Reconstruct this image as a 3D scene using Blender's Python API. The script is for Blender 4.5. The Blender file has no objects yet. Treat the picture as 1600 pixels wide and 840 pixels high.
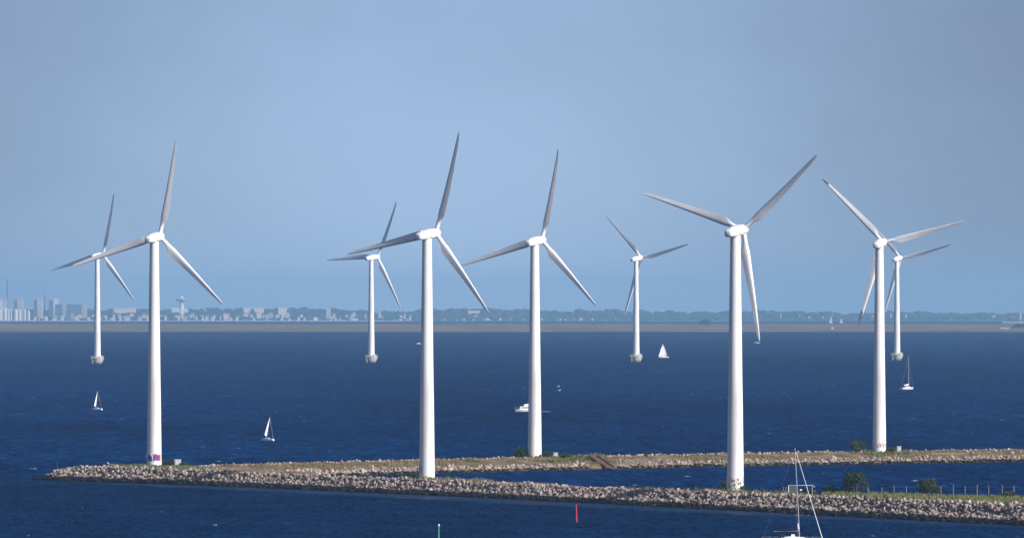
import bpy, bmesh, math, random
import numpy as np
from mathutils import Vector, Matrix

random.seed(7)
rng = np.random.default_rng(11)
S = bpy.context.scene
COL = S.collection

# ---------------------------------------------------------------- camera, sky, sun, exposure
CAM_H = 40.0            # a ship's upper deck, metres above the water
F = 12000.0             # focal length in photograph pixels (1600 wide)
HY = 461.5              # the level line in photograph pixels
cam_d = bpy.data.cameras.new("camera")
cam = bpy.data.objects.new("camera", cam_d)
COL.objects.link(cam)
cam.location = (0, 0, CAM_H)
cam.rotation_euler = (math.radians(90), 0, 0)
cam_d.sensor_width = 36.0
cam_d.lens = 36.0 * F / 1600.0
cam_d.shift_y = (HY - 420.0) / 1600.0
cam_d.clip_start = 5.0
cam_d.clip_end = 80000.0
S.camera = cam

SKY_LIFT = 0.17
SUN_EL, SUN_AZ = 32.0, 124.0        # azimuth clockwise from the view direction (+Y)
el, az = math.radians(SUN_EL), math.radians(SUN_AZ)
SUNV = Vector((math.sin(az) * math.cos(el), math.cos(az) * math.cos(el), math.sin(el)))
world = bpy.data.worlds.new("World")
S.world = world
world.use_nodes = True
nt = world.node_tree
nt.nodes.clear()
w_out = nt.nodes.new("ShaderNodeOutputWorld")
w_bg = nt.nodes.new("ShaderNodeBackground")
sky = nt.nodes.new("ShaderNodeTexSky")
sky.sky_type = 'NISHITA'
sky.sun_disc = False
sky.sun_elevation = el
sky.sun_rotation = az
sky.altitude = 0.0
sky.air_density = 1.0
sky.dust_density = 2.6
sky.ozone_density = 2.6
# the low sky is clear of the yellowish band: sample it a little higher up
w_tc = nt.nodes.new("ShaderNodeTexCoord")
w_add = nt.nodes.new("ShaderNodeVectorMath"); w_add.operation = 'ADD'
w_add.inputs[1].default_value = (0, 0, SKY_LIFT)
nt.links.new(w_tc.outputs["Generated"], w_add.inputs[0])
nt.links.new(w_add.outputs[0], sky.inputs["Vector"])
w_bg.inputs["Strength"].default_value = 0.115
# lens vignette put into the sky, brightest a little left of the view's middle
w_dir = nt.nodes.new("ShaderNodeVectorMath"); w_dir.operation = 'DISTANCE'
w_dir.inputs[1].default_value = (-0.010, 1.0, 0.014)
w_map = nt.nodes.new("ShaderNodeMapping"); w_map.inputs["Scale"].default_value = (22, 22, 40)
w_noi = nt.nodes.new("ShaderNodeTexNoise"); w_noi.inputs["Scale"].default_value = 1.0; w_noi.inputs["Detail"].default_value = 6.0; w_noi.inputs["Roughness"].default_value = 0.55
nt.links.new(w_tc.outputs["Generated"], w_dir.inputs[0])
nt.links.new(w_tc.outputs["Generated"], w_map.inputs["Vector"])
nt.links.new(w_map.outputs[0], w_noi.inputs["Vector"])
w_m1 = nt.nodes.new("ShaderNodeMath"); w_m1.operation = 'MULTIPLY_ADD'      # wobble the vignette's edge with noise
w_m1.inputs[1].default_value = 0.05; nt.links.new(w_noi.outputs["Fac"], w_m1.inputs[0]); nt.links.new(w_dir.outputs["Value"], w_m1.inputs[2])
w_rng = nt.nodes.new("ShaderNodeMapRange"); w_rng.interpolation_type = 'SMOOTHSTEP'
w_rng.inputs["From Min"].default_value = 0.02; w_rng.inputs["From Max"].default_value = 0.115
w_rng.inputs["To Min"].default_value = 1.14; w_rng.inputs["To Max"].default_value = 0.68
nt.links.new(w_m1.outputs[0], w_rng.inputs["Value"])
w_mul = nt.nodes.new("ShaderNodeVectorMath"); w_mul.operation = 'SCALE'
nt.links.new(sky.outputs[0], w_mul.inputs[0]); nt.links.new(w_rng.outputs[0], w_mul.inputs["Scale"])
w_tint = nt.nodes.new("ShaderNodeVectorMath"); w_tint.operation = 'MULTIPLY'
w_tint.inputs[1].default_value = (1.07, 0.985, 0.985)     # camera white balance, a touch towards magenta
nt.links.new(w_mul.outputs[0], w_tint.inputs[0])
nt.links.new(w_tint.outputs[0], w_bg.inputs["Color"])
nt.links.new(w_bg.outputs[0], w_out.inputs["Surface"])

sun_d = bpy.data.lights.new("sun", 'SUN')
sun_d.energy = 4.0
sun_d.angle = math.radians(0.5)
sun_d.color = (1.0, 0.965, 0.925)
sun = bpy.data.objects.new("sun", sun_d)
COL.objects.link(sun)
sun.rotation_euler = (-SUNV).to_track_quat('-Z', 'Y').to_euler()
sun.location = (300, 1000, 400)

S.view_settings.view_transform = 'Standard'
S.view_settings.look = 'None'
S.view_settings.gamma = 1.0
S.view_settings.exposure = 0.45
S.view_settings.use_curve_mapping = False
S.render.engine = 'CYCLES'
S.cycles.use_denoising = True
S.cycles.max_bounces = 6
S.cycles.volume_bounces = 0
S.cycles.sample_clamp_indirect = 4.0

# ---------------------------------------------------------------- helpers
EARTH = 14.9e6                      # 2 x earth radius with refraction: the sea falls away with distance
def sea_z(y):
    return -y * y / EARTH
def dist_water(py):                 # distance of the water surface seen at photograph row py
    d = CAM_H * F / (py - HY)
    for _ in range(8):
        d = (CAM_H - sea_z(d)) * F / (py - HY)
    return d
def X_at(px, d):
    return (px - 800.0) * d / F
def Z_at(py, d):
    return CAM_H - (py - HY) * d / F

def tag(o, label=None, cat=None, group=None, kind=None):
    if label: o["label"] = label
    if cat: o["category"] = cat
    if group: o["group"] = group
    if kind: o["kind"] = kind
    return o
def empty(name, loc, rz=0.0):
    o = bpy.data.objects.new(name, None)
    COL.objects.link(o)
    o.location = loc
    o.rotation_euler = (0, 0, rz)
    o.empty_display_size = 0.5
    return o

class MB:
    def __init__(s):
        s.v, s.f, s.m = [], [], []
    def add(s, vs, fs, mi=0):
        n = len(s.v)
        s.v += [tuple(v) for v in vs]
        s.f += [tuple(i + n for i in f) for f in fs]
        s.m += [mi] * len(fs)
    def box(s, c, d, mi=0, rz=0.0, taper=1.0):
        x, y, z = d[0] / 2, d[1] / 2, d[2] / 2
        cs, sn = math.cos(rz), math.sin(rz)
        vs = []
        for k in (-1, 1):
            t = taper if k > 0 else 1.0
            for a, b in ((-1, -1), (1, -1), (1, 1), (-1, 1)):
                px, py = a * x * t, b * y * t
                vs.append((c[0] + px * cs - py * sn, c[1] + px * sn + py * cs, c[2] + k * z))
        s.add(vs, [(0, 3, 2, 1), (4, 5, 6, 7), (0, 1, 5, 4), (1, 2, 6, 5), (2, 3, 7, 6), (3, 0, 4, 7)], mi)
    def tube(s, pts, r, n=8, mi=0):
        pts = [Vector(p) for p in pts]
        rs = r if isinstance(r, (list, tuple)) else [r] * len(pts)
        rings = []
        for i, p in enumerate(pts):
            t = (pts[min(i + 1, len(pts) - 1)] - pts[max(i - 1, 0)]).normalized()
            u = t.orthogonal().normalized() if abs(t.z) < 0.9 else Vector((1, 0, 0))
            u = (u - t * u.dot(t)).normalized()
            w = t.cross(u)
            rings.append([p + (u * math.cos(a) + w * math.sin(a)) * rs[i] for a in [2 * math.pi * k / n for k in range(n)]])
        s.loft(rings, mi, True)
    def loft(s, rings, mi=0, caps=True):
        n = len(rings[0])
        vs = [v for r in rings for v in r]
        fs = []
        for i in range(len(rings) - 1):
            for k in range(n):
                a, b = i * n + k, i * n + (k + 1) % n
                fs.append((a, b, b + n, a + n))
        if caps:
            fs.append(tuple(reversed(range(n))))
            fs.append(tuple(range((len(rings) - 1) * n, len(rings) * n)))
        s.add(vs, fs, mi)
    def lathe(s, prof, n=32, mi=0, c=(0, 0, 0)):
        rings = [[(c[0] + r * math.cos(2 * math.pi * k / n), c[1] + r * math.sin(2 * math.pi * k / n), c[2] + z) for k in range(n)] for r, z in prof]
        s.loft(rings, mi, True)
    def build(s, name, mats, parent=None, smooth=False, loc=None):
        me = bpy.data.meshes.new(name)
        me.from_pydata(s.v, [], s.f)
        for m in (mats if isinstance(mats, (list, tuple)) else [mats]):
            me.materials.append(m)
        me.polygons.foreach_set("material_index", s.m)
        if smooth:
            me.polygons.foreach_set("use_smooth", [True] * len(me.polygons))
            if smooth != 'all':
                try: me.set_sharp_from_angle(angle=math.radians(40))
                except Exception: pass
        me.update()
        o = bpy.data.objects.new(name, me)
        COL.objects.link(o)
        if parent: o.parent = parent
        if loc is not None: o.location = loc
        return o

def mesh_np(name, V, Fc, mat, parent=None, smooth=False):
    """V (n,3) float, Fc (m,k) int: a mesh from arrays"""
    me = bpy.data.meshes.new(name)
    V = np.asarray(V, dtype=np.float32); Fc = np.asarray(Fc, dtype=np.int32)
    k = Fc.shape[1]
    me.vertices.add(len(V)); me.vertices.foreach_set("co", V.ravel())
    me.loops.add(Fc.size); me.loops.foreach_set("vertex_index", Fc.ravel())
    me.polygons.add(len(Fc))
    me.polygons.foreach_set("loop_start", np.arange(0, Fc.size, k, dtype=np.int32))
    me.polygons.foreach_set("loop_total", np.full(len(Fc), k, dtype=np.int32))
    if smooth: me.polygons.foreach_set("use_smooth", np.ones(len(Fc), dtype=bool))
    me.materials.append(mat)
    me.update(calc_edges=True); me.validate()
    o = bpy.data.objects.new(name, me)
    COL.objects.link(o)
    if parent: o.parent = parent
    return o

# ---------------------------------------------------------------- materials
class NT:
    def __init__(s, name):
        s.mat = bpy.data.materials.new(name); s.mat.use_nodes = True
        s.t = s.mat.node_tree
        s.b = s.t.nodes["Principled BSDF"]
        s.out = s.t.nodes["Material Output"]
    def n(s, typ, **kw):
        nd = s.t.nodes.new(typ)
        for k, v in kw.items():
            setattr(nd, k, v)
        return nd
    def l(s, a, b): s.t.links.new(a, b)
    def set(s, **kw):
        for k, v in kw.items():
            s.b.inputs[k.replace("_", " ")].default_value = v
    def coord(s, scale=(1, 1, 1), which="Object", rot=(0, 0, 0)):
        tc = s.n("ShaderNodeTexCoord"); mp = s.n("ShaderNodeMapping")
        mp.inputs["Scale"].default_value = scale
        mp.inputs["Rotation"].default_value = rot
        s.l(tc.outputs[which], mp.inputs["Vector"])
        return mp.outputs[0]
    def noise(s, vec, scale, detail=4.0, rough=0.5):
        nd = s.n("ShaderNodeTexNoise")
        nd.inputs["Scale"].default_value = scale; nd.inputs["Detail"].default_value = detail
        nd.inputs["Roughness"].default_value = rough
        if vec is not None: s.l(vec, nd.inputs["Vector"])
        return nd.outputs["Fac"]
    def ramp(s, fac, stops):
        r = s.n("ShaderNodeValToRGB")
        e = r.color_ramp.elements
        while len(e) < len(stops): e.new(0.5)
        for el_, (p, c) in zip(e, stops):
            el_.position = p; el_.color = (c[0], c[1], c[2], 1.0) if len(c) == 3 else c
        s.l(fac, r.inputs["Fac"])
        return r.outputs["Color"]
    def math(s, op, a, b=None):
        m = s.n("ShaderNodeMath", operation=op)
        for i, x in enumerate((a, b)):
            if x is None: continue
            if isinstance(x, (int, float)): m.inputs[i].default_value = x
            else: s.l(x, m.inputs[i])
        return m.outputs[0]
    def mix(s, fac, a, b):
        m = s.n("ShaderNodeMix", data_type='RGBA')
        if isinstance(fac, (int, float)): m.inputs[0].default_value = fac
        else: s.l(fac, m.inputs[0])
        for i, x in ((6, a), (7, b)):
            if isinstance(x, tuple): m.inputs[i].default_value = (x[0], x[1], x[2], 1)
            else: s.l(x, m.inputs[i])
        return m.outputs[2]
    def bump(s, h, strength, dist):
        b = s.n("ShaderNodeBump")
        b.inputs["Strength"].default_value = strength; b.inputs["Distance"].default_value = dist
        s.l(h, b.inputs["Height"]); s.l(b.outputs[0], s.b.inputs["Normal"])

def mat_plain(name, c, rough=0.6, spec=0.3, var=0.12, scale=1.5, metal=0.0):
    m = NT(name)
    f = m.noise(m.coord(), scale, 5.0)
    lo = tuple(x * (1 - var) for x in c); hi = tuple(min(1, x * (1 + var)) for x in c)
    m.l(m.ramp(f, [(0.3, lo), (0.7, hi)]), m.b.inputs["Base Color"])
    m.set(Roughness=rough, Metallic=metal)
    m.b.inputs["Specular IOR Level"].default_value = spec
    return m.mat

def mat_tower(name, c=(0.80, 0.80, 0.79)):
    m = NT(name)
    v = m.coord((1.2, 1.2, 0.06))
    streak = m.noise(v, 1.0, 6.0, 0.6)
    big = m.noise(m.coord((0.3, 0.3, 0.08)), 1.0, 3.0)
    f = m.math('MULTIPLY', streak, big)
    col = m.ramp(f, [(0.12, tuple(x * 0.80 for x in c)), (0.30, c)])
    m.l(col, m.b.inputs["Base Color"])
    m.set(Roughness=0.42)
    m.b.inputs["Specular IOR Level"].default_value = 0.35
    return m.mat

M_TOWER = mat_tower("turbine_paint")
def mat_blade():
    m = NT("blade_gelcoat")
    f = m.noise(m.coord((2.0, 2.0, 0.25)), 1.0, 5.0, 0.6)
    m.l(m.ramp(f, [(0.35, (0.72, 0.73, 0.74)), (0.6, (0.82, 0.82, 0.82))]), m.b.inputs["Base Color"])
    m.set(Roughness=0.45); m.b.inputs["Specular IOR Level"].default_value = 0.35
    return m.mat
M_BLADE = mat_blade()
M_NAC = mat_plain("nacelle_paint", (0.79, 0.79, 0.78), 0.4, 0.35, 0.04, 0.8)
M_STEEL = mat_plain("dark_steel", (0.10, 0.11, 0.12), 0.5, 0.4, 0.3, 3.0)
M_GALV = mat_plain("galvanised_steel", (0.42, 0.44, 0.46), 0.45, 0.4, 0.15, 3.0, 0.3)
M_CONC = mat_plain("pale_concrete", (0.44, 0.43, 0.40), 0.85, 0.2, 0.25, 0.7)
M_CONCD = mat_plain("wet_concrete", (0.10, 0.10, 0.09), 0.6, 0.3, 0.4, 0.8)
M_RAIL = mat_plain("yellowish_rail_paint", (0.62, 0.60, 0.46), 0.5, 0.3, 0.1)
M_SAIL = mat_plain("sailcloth", (0.85, 0.86, 0.86), 0.8, 0.1, 0.04, 1.0)
M_HULLW = mat_plain("white_gelcoat", (0.82, 0.83, 0.83), 0.25, 0.5, 0.03, 1.0)
M_NAVY = mat_plain("navy_canvas", (0.012, 0.016, 0.045), 0.8, 0.1, 0.2, 3.0)
M_GLASSD = mat_plain("dark_window", (0.015, 0.02, 0.03), 0.12, 0.5, 0.1)
M_MAST = mat_plain("mast_alloy", (0.50, 0.55, 0.62), 0.35, 0.5, 0.08, 2.0, 0.35)
M_RED = mat_plain("red_buoy_paint", (0.62, 0.03, 0.07), 0.45, 0.35, 0.15, 2.0)
M_GREEN = mat_plain("green_buoy_paint", (0.06, 0.36, 0.22), 0.45, 0.35, 0.15, 2.0)
M_SKIN = mat_plain("skin", (0.45, 0.26, 0.18), 0.6)
M_JACKR = mat_plain("red_fabric", (0.45, 0.05, 0.06), 0.9, 0.1)
M_JACKD = mat_plain("dark_fabric", (0.06, 0.05, 0.07), 0.9, 0.1, 0.3)
M_WOODP = mat_plain("weathered_post_wood", (0.26, 0.24, 0.20), 0.85, 0.1, 0.3, 4.0)
M_FEATHER = mat_plain("white_feathers", (0.80, 0.80, 0.78), 0.8, 0.1, 0.05)
M_FEATHG = mat_plain("grey_feathers", (0.28, 0.29, 0.31), 0.8, 0.1, 0.1)
M_BEAK = mat_plain("yellow_beak", (0.7, 0.42, 0.05), 0.5)
M_BARK = mat_plain("bark", (0.09, 0.065, 0.045), 0.9, 0.1, 0.3, 6.0)

def mat_rust():
    m = NT("rusty_steel")
    f = m.noise(m.coord(), 1.3, 6.0, 0.65)
    m.l(m.ramp(f, [(0.3, (0.07, 0.025, 0.022)), (0.5, (0.15, 0.07, 0.05)), (0.7, (0.26, 0.17, 0.13))]), m.b.inputs["Base Color"])
    m.set(Roughness=0.85); m.b.inputs["Specular IOR Level"].default_value = 0.15
    return m.mat
M_RUST = mat_rust()

def mat_rock(name, wet_top):
    m = NT(name)
    geo = m.n("ShaderNodeNewGeometry"); oi = m.n("ShaderNodeObjectInfo")
    r = m.math('FRACT', m.math('ADD', geo.outputs["Random Per Island"], m.math('MULTIPLY', oi.outputs["Random"], 7.31)))
    base = m.ramp(r, [(0.0, (0.33, 0.225, 0.20)), (0.18, (0.42, 0.345, 0.28)), (0.33, (0.13, 0.09, 0.10)),
                      (0.48, (0.52, 0.43, 0.33)), (0.62, (0.34, 0.23, 0.21)), (0.76, (0.085, 0.065, 0.075)), (0.88, (0.44, 0.35, 0.29)), (1.0, (0.56, 0.51, 0.45))])
    sp = m.noise(geo.outputs["Position"], 2.2, 5.0, 0.7)
    base = m.mix(m.ramp(sp, [(0.35, (0.55,) * 3), (0.6, (0, 0, 0))]), base, (0.13, 0.11, 0.10))
    sep = m.n("ShaderNodeSeparateXYZ"); m.l(geo.outputs["Position"], sep.inputs[0])
    wob = m.noise(geo.outputs["Position"], 0.35, 4.0, 0.6)
    zz = m.math('ADD', sep.outputs["Z"], m.math('MULTIPLY', wob, -1.1))
    wet = m.ramp(zz, [(wet_top * 0.35, (1, 1, 1)), (wet_top, (0, 0, 0))])     # algae and wet band above the waterline
    base = m.mix(wet, base, (0.010, 0.008, 0.008))
    m.l(base, m.b.inputs["Base Color"])
    m.set(Roughness=0.85); m.b.inputs["Specular IOR Level"].default_value = 0.2
    m.bump(m.noise(geo.outputs["Position"], 5.0, 5.0, 0.7), 0.5, 0.12)
    return m.mat
M_ROCK = mat_rock("granite_boulders", 0.42)
M_ROCKB = mat_rock("sheltered_granite_boulders", 0.02)

def mat_ground():
    """breakwater core: earth, dry grass and gravel"""
    m = NT("breakwater_earth")
    geo = m.n("ShaderNodeNewGeometry")
    f = m.noise(geo.outputs["Position"], 0.16, 6.0, 0.6)
    g = m.noise(geo.outputs["Position"], 1.4, 5.0, 0.7)
    c1 = m.ramp(f, [(0.36, (0.10, 0.10, 0.045)), (0.46, (0.22, 0.16, 0.09)), (0.55, (0.29, 0.22, 0.135)), (0.68, (0.42, 0.35, 0.26))])
    c2 = m.ramp(g, [(0.3, (0.45, 0.42, 0.36)), (0.65, (1, 1, 1))])
    mul = m.n("ShaderNodeMix", data_type='RGBA', blend_type='MULTIPLY'); mul.inputs[0].default_value = 1.0
    m.l(c1, mul.inputs[6]); m.l(c2, mul.inputs[7])
    sep = m.n("ShaderNodeSeparateXYZ"); m.l(geo.outputs["Position"], sep.inputs[0])
    wet = m.ramp(sep.outputs["Z"], [(0.0, (1, 1, 1)), (0.22, (0, 0, 0))])
    m.l(m.mix(wet, mul.outputs[2], (0.03, 0.025, 0.02)), m.b.inputs["Base Color"])
    m.set(Roughness=0.95); m.b.inputs["Specular IOR Level"].default_value = 0.1
    m.bump(g, 0.8, 0.3)
    return m.mat
M_EARTH = mat_ground()

def mat_leaf(name, c1, c2, c3):
    m = NT(name)
    geo = m.n("ShaderNodeNewGeometry")
    m.l(m.ramp(geo.outputs["Random Per Island"], [(0.0, c1), (0.5, c2), (1.0, c3)]), m.b.inputs["Base Color"])
    m.set(Roughness=0.7); m.b.inputs["Specular IOR Level"].default_value = 0.2
    return m.mat
M_LEAF = mat_leaf("bush_leaves", (0.013, 0.030, 0.010), (0.026, 0.052, 0.015), (0.06, 0.085, 0.025))
M_LEAF2 = mat_leaf("olive_bush_leaves", (0.022, 0.034, 0.010), (0.048, 0.06, 0.018), (0.085, 0.088, 0.03))
M_DRY = mat_leaf("dry_grass_blades", (0.19, 0.15, 0.065), (0.26, 0.19, 0.10), (0.13, 0.125, 0.045))
M_WEED = mat_leaf("green_weed_blades", (0.075, 0.11, 0.03), (0.14, 0.165, 0.05), (0.24, 0.215, 0.085))

def mat_sea():
    m = NT("sea_water")
    pos = m.n("ShaderNodeNewGeometry").outputs["Position"]
    def mapped(sx, sy, rot):
        mp = m.n("ShaderNodeMapping")
        mp.inputs["Scale"].default_value = (sx, sy, 1); mp.inputs["Rotation"].default_value = (0, 0, rot)
        m.l(pos, mp.inputs["Vector"]); return mp.outputs[0]
    gust = m.noise(mapped(1 / 160, 1 / 500, 0.05), 1.0, 4.0, 0.55)
    swell = m.noise(mapped(0.34, 0.085, 0.06), 1.0, 4.0, 0.6)
    mid = m.noise(mapped(0.13, 0.022, -0.05), 1.0, 3.0, 0.6)
    chop = m.noise(mapped(0.7, 0.16, -0.1), 1.0, 5.0, 0.7)
    far = m.noise(mapped(1 / 22, 1 / 110, 0.0), 1.0, 5.0, 0.6)
    deep = m.ramp(swell, [(0.35, (0.0002, 0.0045, 0.026)), (0.47, (0.0005, 0.0165, 0.078)), (0.57, (0.0022, 0.037, 0.138)), (0.69, (0.012, 0.075, 0.24))])
    deep2 = m.ramp(far, [(0.3, (0.0006, 0.012, 0.058)), (0.7, (0.0022, 0.026, 0.112))])
    deep3 = m.ramp(mid, [(0.36, (0.0003, 0.0072, 0.043)), (0.5, (0.0006, 0.0205, 0.094)), (0.66, (0.004, 0.052, 0.185))])
    base = m.mix(0.4, deep, deep3)
    base = m.mix(0.25, base, deep2)
    gm = m.n("ShaderNodeMix", data_type='RGBA', blend_type='MULTIPLY'); gm.inputs[0].default_value = 1.0
    m.l(base, gm.inputs[6]); m.l(m.ramp(gust, [(0.36, (0.62, 0.66, 0.72)), (0.52, (0.95, 0.95, 0.95)), (0.66, (1.12, 1.10, 1.08))]), gm.inputs[7])
    base = gm.outputs[2]
    dp = m.n("ShaderNodeVectorMath", operation='DOT_PRODUCT'); dp.inputs[1].default_value = (LEE_N[0], LEE_N[1], 0)
    m.l(pos, dp.inputs[0])
    hb = m.n("ShaderNodeMapRange"); hb.inputs["From Min"].default_value = LEE_C + 4.0; hb.inputs["From Max"].default_value = LEE_C - 3.0
    m.l(dp.outputs["Value"], hb.inputs["Value"])
    soft = m.noise(mapped(0.05, 0.035, 0.0), 1.0, 5.0, 0.6)
    harb = m.ramp(soft, [(0.34, (0.0016, 0.0125, 0.044)), (0.5, (0.0028, 0.019, 0.060)), (0.66, (0.0050, 0.028, 0.082))])
    base = m.mix(m.math('MULTIPLY', hb.outputs[0], 0.68), base, harb)
    foam_n = m.noise(mapped(0.22, 0.05, 0.0), 1.0, 4.0, 0.7)
    foam = m.math('MULTIPLY', m.math('GREATER_THAN', foam_n, 0.695), m.math('GREATER_THAN', gust, 0.47))
    base = m.mix(m.math('MULTIPLY', foam, 0.55), base, (0.55, 0.62, 0.68))
    m.l(base, m.b.inputs["Base Color"])
    m.set(Roughness=0.3, IOR=1.33)
    # the lee of the breakwater is calmer: the water there mirrors the sky and the towers a little
    wobb = m.math('ADD', dp.outputs["Value"], m.math('MULTIPLY', m.noise(mapped(0.08, 0.03, 0), 1.0, 3.0), 8.0))
    rg = m.n("ShaderNodeMapRange"); rg.interpolation_type = 'SMOOTHSTEP'
    rg.inputs["From Min"].default_value = LEE_C - 9.0; rg.inputs["From Max"].default_value = LEE_C + 4.0
    rg.inputs["To Min"].default_value = 0.0; rg.inputs["To Max"].default_value = 0.012
    m.l(wobb, rg.inputs["Value"])
    cut = m.math('LESS_THAN', dp.outputs["Value"], LEE_C + 6.0)
    dq = m.n("ShaderNodeVectorMath", operation='DOT_PRODUCT'); dq.inputs[1].default_value = (LEE_N[1], -LEE_N[0], 0)
    m.l(pos, dq.inputs[0])
    r2 = m.n("ShaderNodeMapRange"); r2.interpolation_type = 'SMOOTHSTEP'
    t0 = LEE_A[0] * LEE_N[1] - LEE_A[1] * LEE_N[0]
    r2.inputs["From Min"].default_value = t0 - 6.0; r2.inputs["From Max"].default_value = t0 + 40.0
    m.l(dq.outputs["Value"], r2.inputs["Value"])
    cut = m.math('MULTIPLY', cut, r2.outputs[0])
    m.l(m.math('MULTIPLY', rg.outputs[0], cut), m.b.inputs["Specular IOR Level"])
    h = m.math('ADD', m.math('MULTIPLY', swell, 1.6), m.math('MULTIPLY', chop, 0.55))
    m.bump(h, 0.9, 1.3)
    return m.mat
_a = (X_at(240, dist_water(754.5)), dist_water(754.5)); _b = (X_at(1450, dist_water(812)), dist_water(812))
_l = math.hypot(_b[0] - _a[0], _b[1] - _a[1])
LEE_N = (-(_b[1] - _a[1]) / _l, (_b[0] - _a[0]) / _l)
LEE_A = (X_at(70, dist_water(749.4)), dist_water(749.4))
LEE_C = _a[0] * LEE_N[0] + _a[1] * LEE_N[1]
M_SEA = mat_sea()

def mat_island():
    m = NT("island_meadow")
    geo = m.n("ShaderNodeNewGeometry")
    mp = m.n("ShaderNodeMapping"); mp.inputs["Scale"].default_value = (1 / 90, 1 / 600, 1); m.l(geo.outputs["Position"], mp.inputs["Vector"])
    f = m.noise(mp.outputs[0], 1.0, 7.0, 0.62)
    c = m.ramp(f, [(0.34, (0.085, 0.08, 0.04)), (0.47, (0.15, 0.105, 0.065)), (0.58, (0.18, 0.125, 0.08)), (0.7, (0.24, 0.21, 0.13))])
    m.l(c, m.b.inputs["Base Color"]); m.set(Roughness=0.95); m.b.inputs["Specular IOR Level"].default_value = 0.1
    return m.mat
M_ISLAND = mat_island()
M_FARLAND = mat_plain("far_fields", (0.07, 0.09, 0.05), 0.95, 0.1, 0.4, 0.004)
M_SAND = mat_plain("pale_sand", (0.72, 0.68, 0.58), 0.9, 0.1, 0.12, 0.02)
M_FARWOOD = mat_leaf("far_wood_leaves", (0.010, 0.022, 0.012), (0.017, 0.03, 0.016), (0.026, 0.038, 0.02))
M_BW = mat_plain("far_white_render", (0.60, 0.60, 0.59), 0.8, 0.2, 0.08, 0.08)
M_BC = mat_plain("far_cream_render", (0.60, 0.52, 0.42), 0.8, 0.2, 0.10, 0.08)
M_BG = mat_plain("far_grey_concrete", (0.36, 0.36, 0.36), 0.8, 0.2, 0.15, 0.08)
M_BD = mat_plain("far_dark_facade", (0.09, 0.10, 0.13), 0.7, 0.2, 0.2, 0.08)
M_BR = mat_plain("far_red_roof", (0.36, 0.13, 0.09), 0.8, 0.2, 0.2, 0.1)
M_BWIN = mat_plain("far_windows", (0.10, 0.13, 0.18), 0.4, 0.4, 0.2, 0.1)

# ---------------------------------------------------------------- sea
ys = np.concatenate([np.linspace(-800, 3000, 60), np.linspace(3100, 32500, 170)])
xs = np.linspace(-5900, 5900, 27)
XX, YY = np.meshgrid(xs, ys)
V = np.stack([XX.ravel(), YY.ravel(), sea_z(YY.ravel())], 1)
nx, ny = len(xs), len(ys)
idx = np.arange(nx * ny).reshape(ny, nx)
Fq = np.stack([idx[:-1, :-1].ravel(), idx[:-1, 1:].ravel(), idx[1:, 1:].ravel(), idx[1:, :-1].ravel()], 1)
tag(mesh_np("sea", V, Fq, M_SEA, smooth=True), kind="structure")

# ---------------------------------------------------------------- low island and the far shore
def land_strip(name, near, far, height, mat, n_x=160, n_y=40, rough=0.5, xw=3200, near_amp=80):
    u = np.linspace(-xw, xw, n_x)
    edge = near + near_amp * (np.sin(u * 0.0031 + 1) * 0.5 + np.sin(u * 0.0117) * 0.3 + rng.normal(0, 0.12, n_x))
    rows, Vv = [], []
    for j in range(n_y):
        t = j / (n_y - 1)
        y = edge + (far - edge) * t
        h = height * min(1.0, t * 14) * (0.75 + 0.25 * np.sin(u * 0.004 + j)) + rng.normal(0, rough * 0.25, n_x) * min(1, t * 10)
        if j == 0: h = np.full(n_x, -0.6)
        if j == n_y - 1: h = np.full(n_x, -0.6)
        Vv.append(np.stack([u, y, sea_z(y) + h], 1))
    Vv = np.concatenate(Vv)
    ix = np.arange(n_x * n_y).reshape(n_y, n_x)
    Fc = np.stack([ix[:-1, :-1].ravel(), ix[:-1, 1:].ravel(), ix[1:, 1:].ravel(), ix[1:, :-1].ravel()], 1)
    return mesh_np(name, Vv, Fc, mat, smooth=True)
tag(land_strip("island", dist_water(518.6), 14400, 1.3, M_ISLAND), kind="structure")
tag(land_strip("shore_terrain", 21500, 31500, 2.2, M_FARLAND, rough=0.8, near_amp=120), kind="structure")

# ---------------------------------------------------------------- breakwaters
def poly_interp(tab, x):
    return np.interp(x, [p[0] for p in tab], [p[1] for p in tab])

FW = [(58, 749.2), (240, 754.5), (340, 759), (500, 764.2), (640, 770.5), (800, 779), (900, 785), (1000, 790), (1170, 797), (1300, 804), (1450, 812), (1600, 820), (1760, 829)]
BWt = [(430, 746), (560, 744), (640, 741.5), (760, 738), (840, 735.5), (940, 732.5), (1060, 730), (1170, 728.5), (1300, 726), (1450, 724), (1600, 721.5), (1760, 719)]
def path_from(tab, n):
    px = np.linspace(tab[0][0], tab[-1][0], 400)
    py = poly_interp(tab, px)
    c = np.polyfit(px, py, 3); py = np.polyval(c, px)
    d = np.array([dist_water(p) for p in py]); x = (px - 800) * d / F
    return px, x, d
fpx, fx, fy = path_from(FW, 400)
bpx, bx, by = path_from(BWt, 400)
# the far breakwater runs on to the tip under the first turbine
ext = 40
dx, dy = (bx[60] - bx[0]), (by[60] - by[0]); L_ = math.hypot(dx, dy)
tail = np.linspace(38, 1, ext)
bx = np.concatenate([bx[0] - dx / L_ * tail, bx]); by = np.concatenate([by[0] - dy / L_ * tail, by])

# both run straight on for a while beyond the right edge of the picture
def run_on(x, y, m):
    ux, uy = x[-1] - x[-60], y[-1] - y[-60]; l = math.hypot(ux, uy); e = np.linspace(1, m, int(m))
    return np.concatenate([x, x[-1] + ux / l * e]), np.concatenate([y, y[-1] + uy / l * e])
fx, fy = run_on(fx, fy, 70); bx, by = run_on(bx, by, 70)

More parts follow.
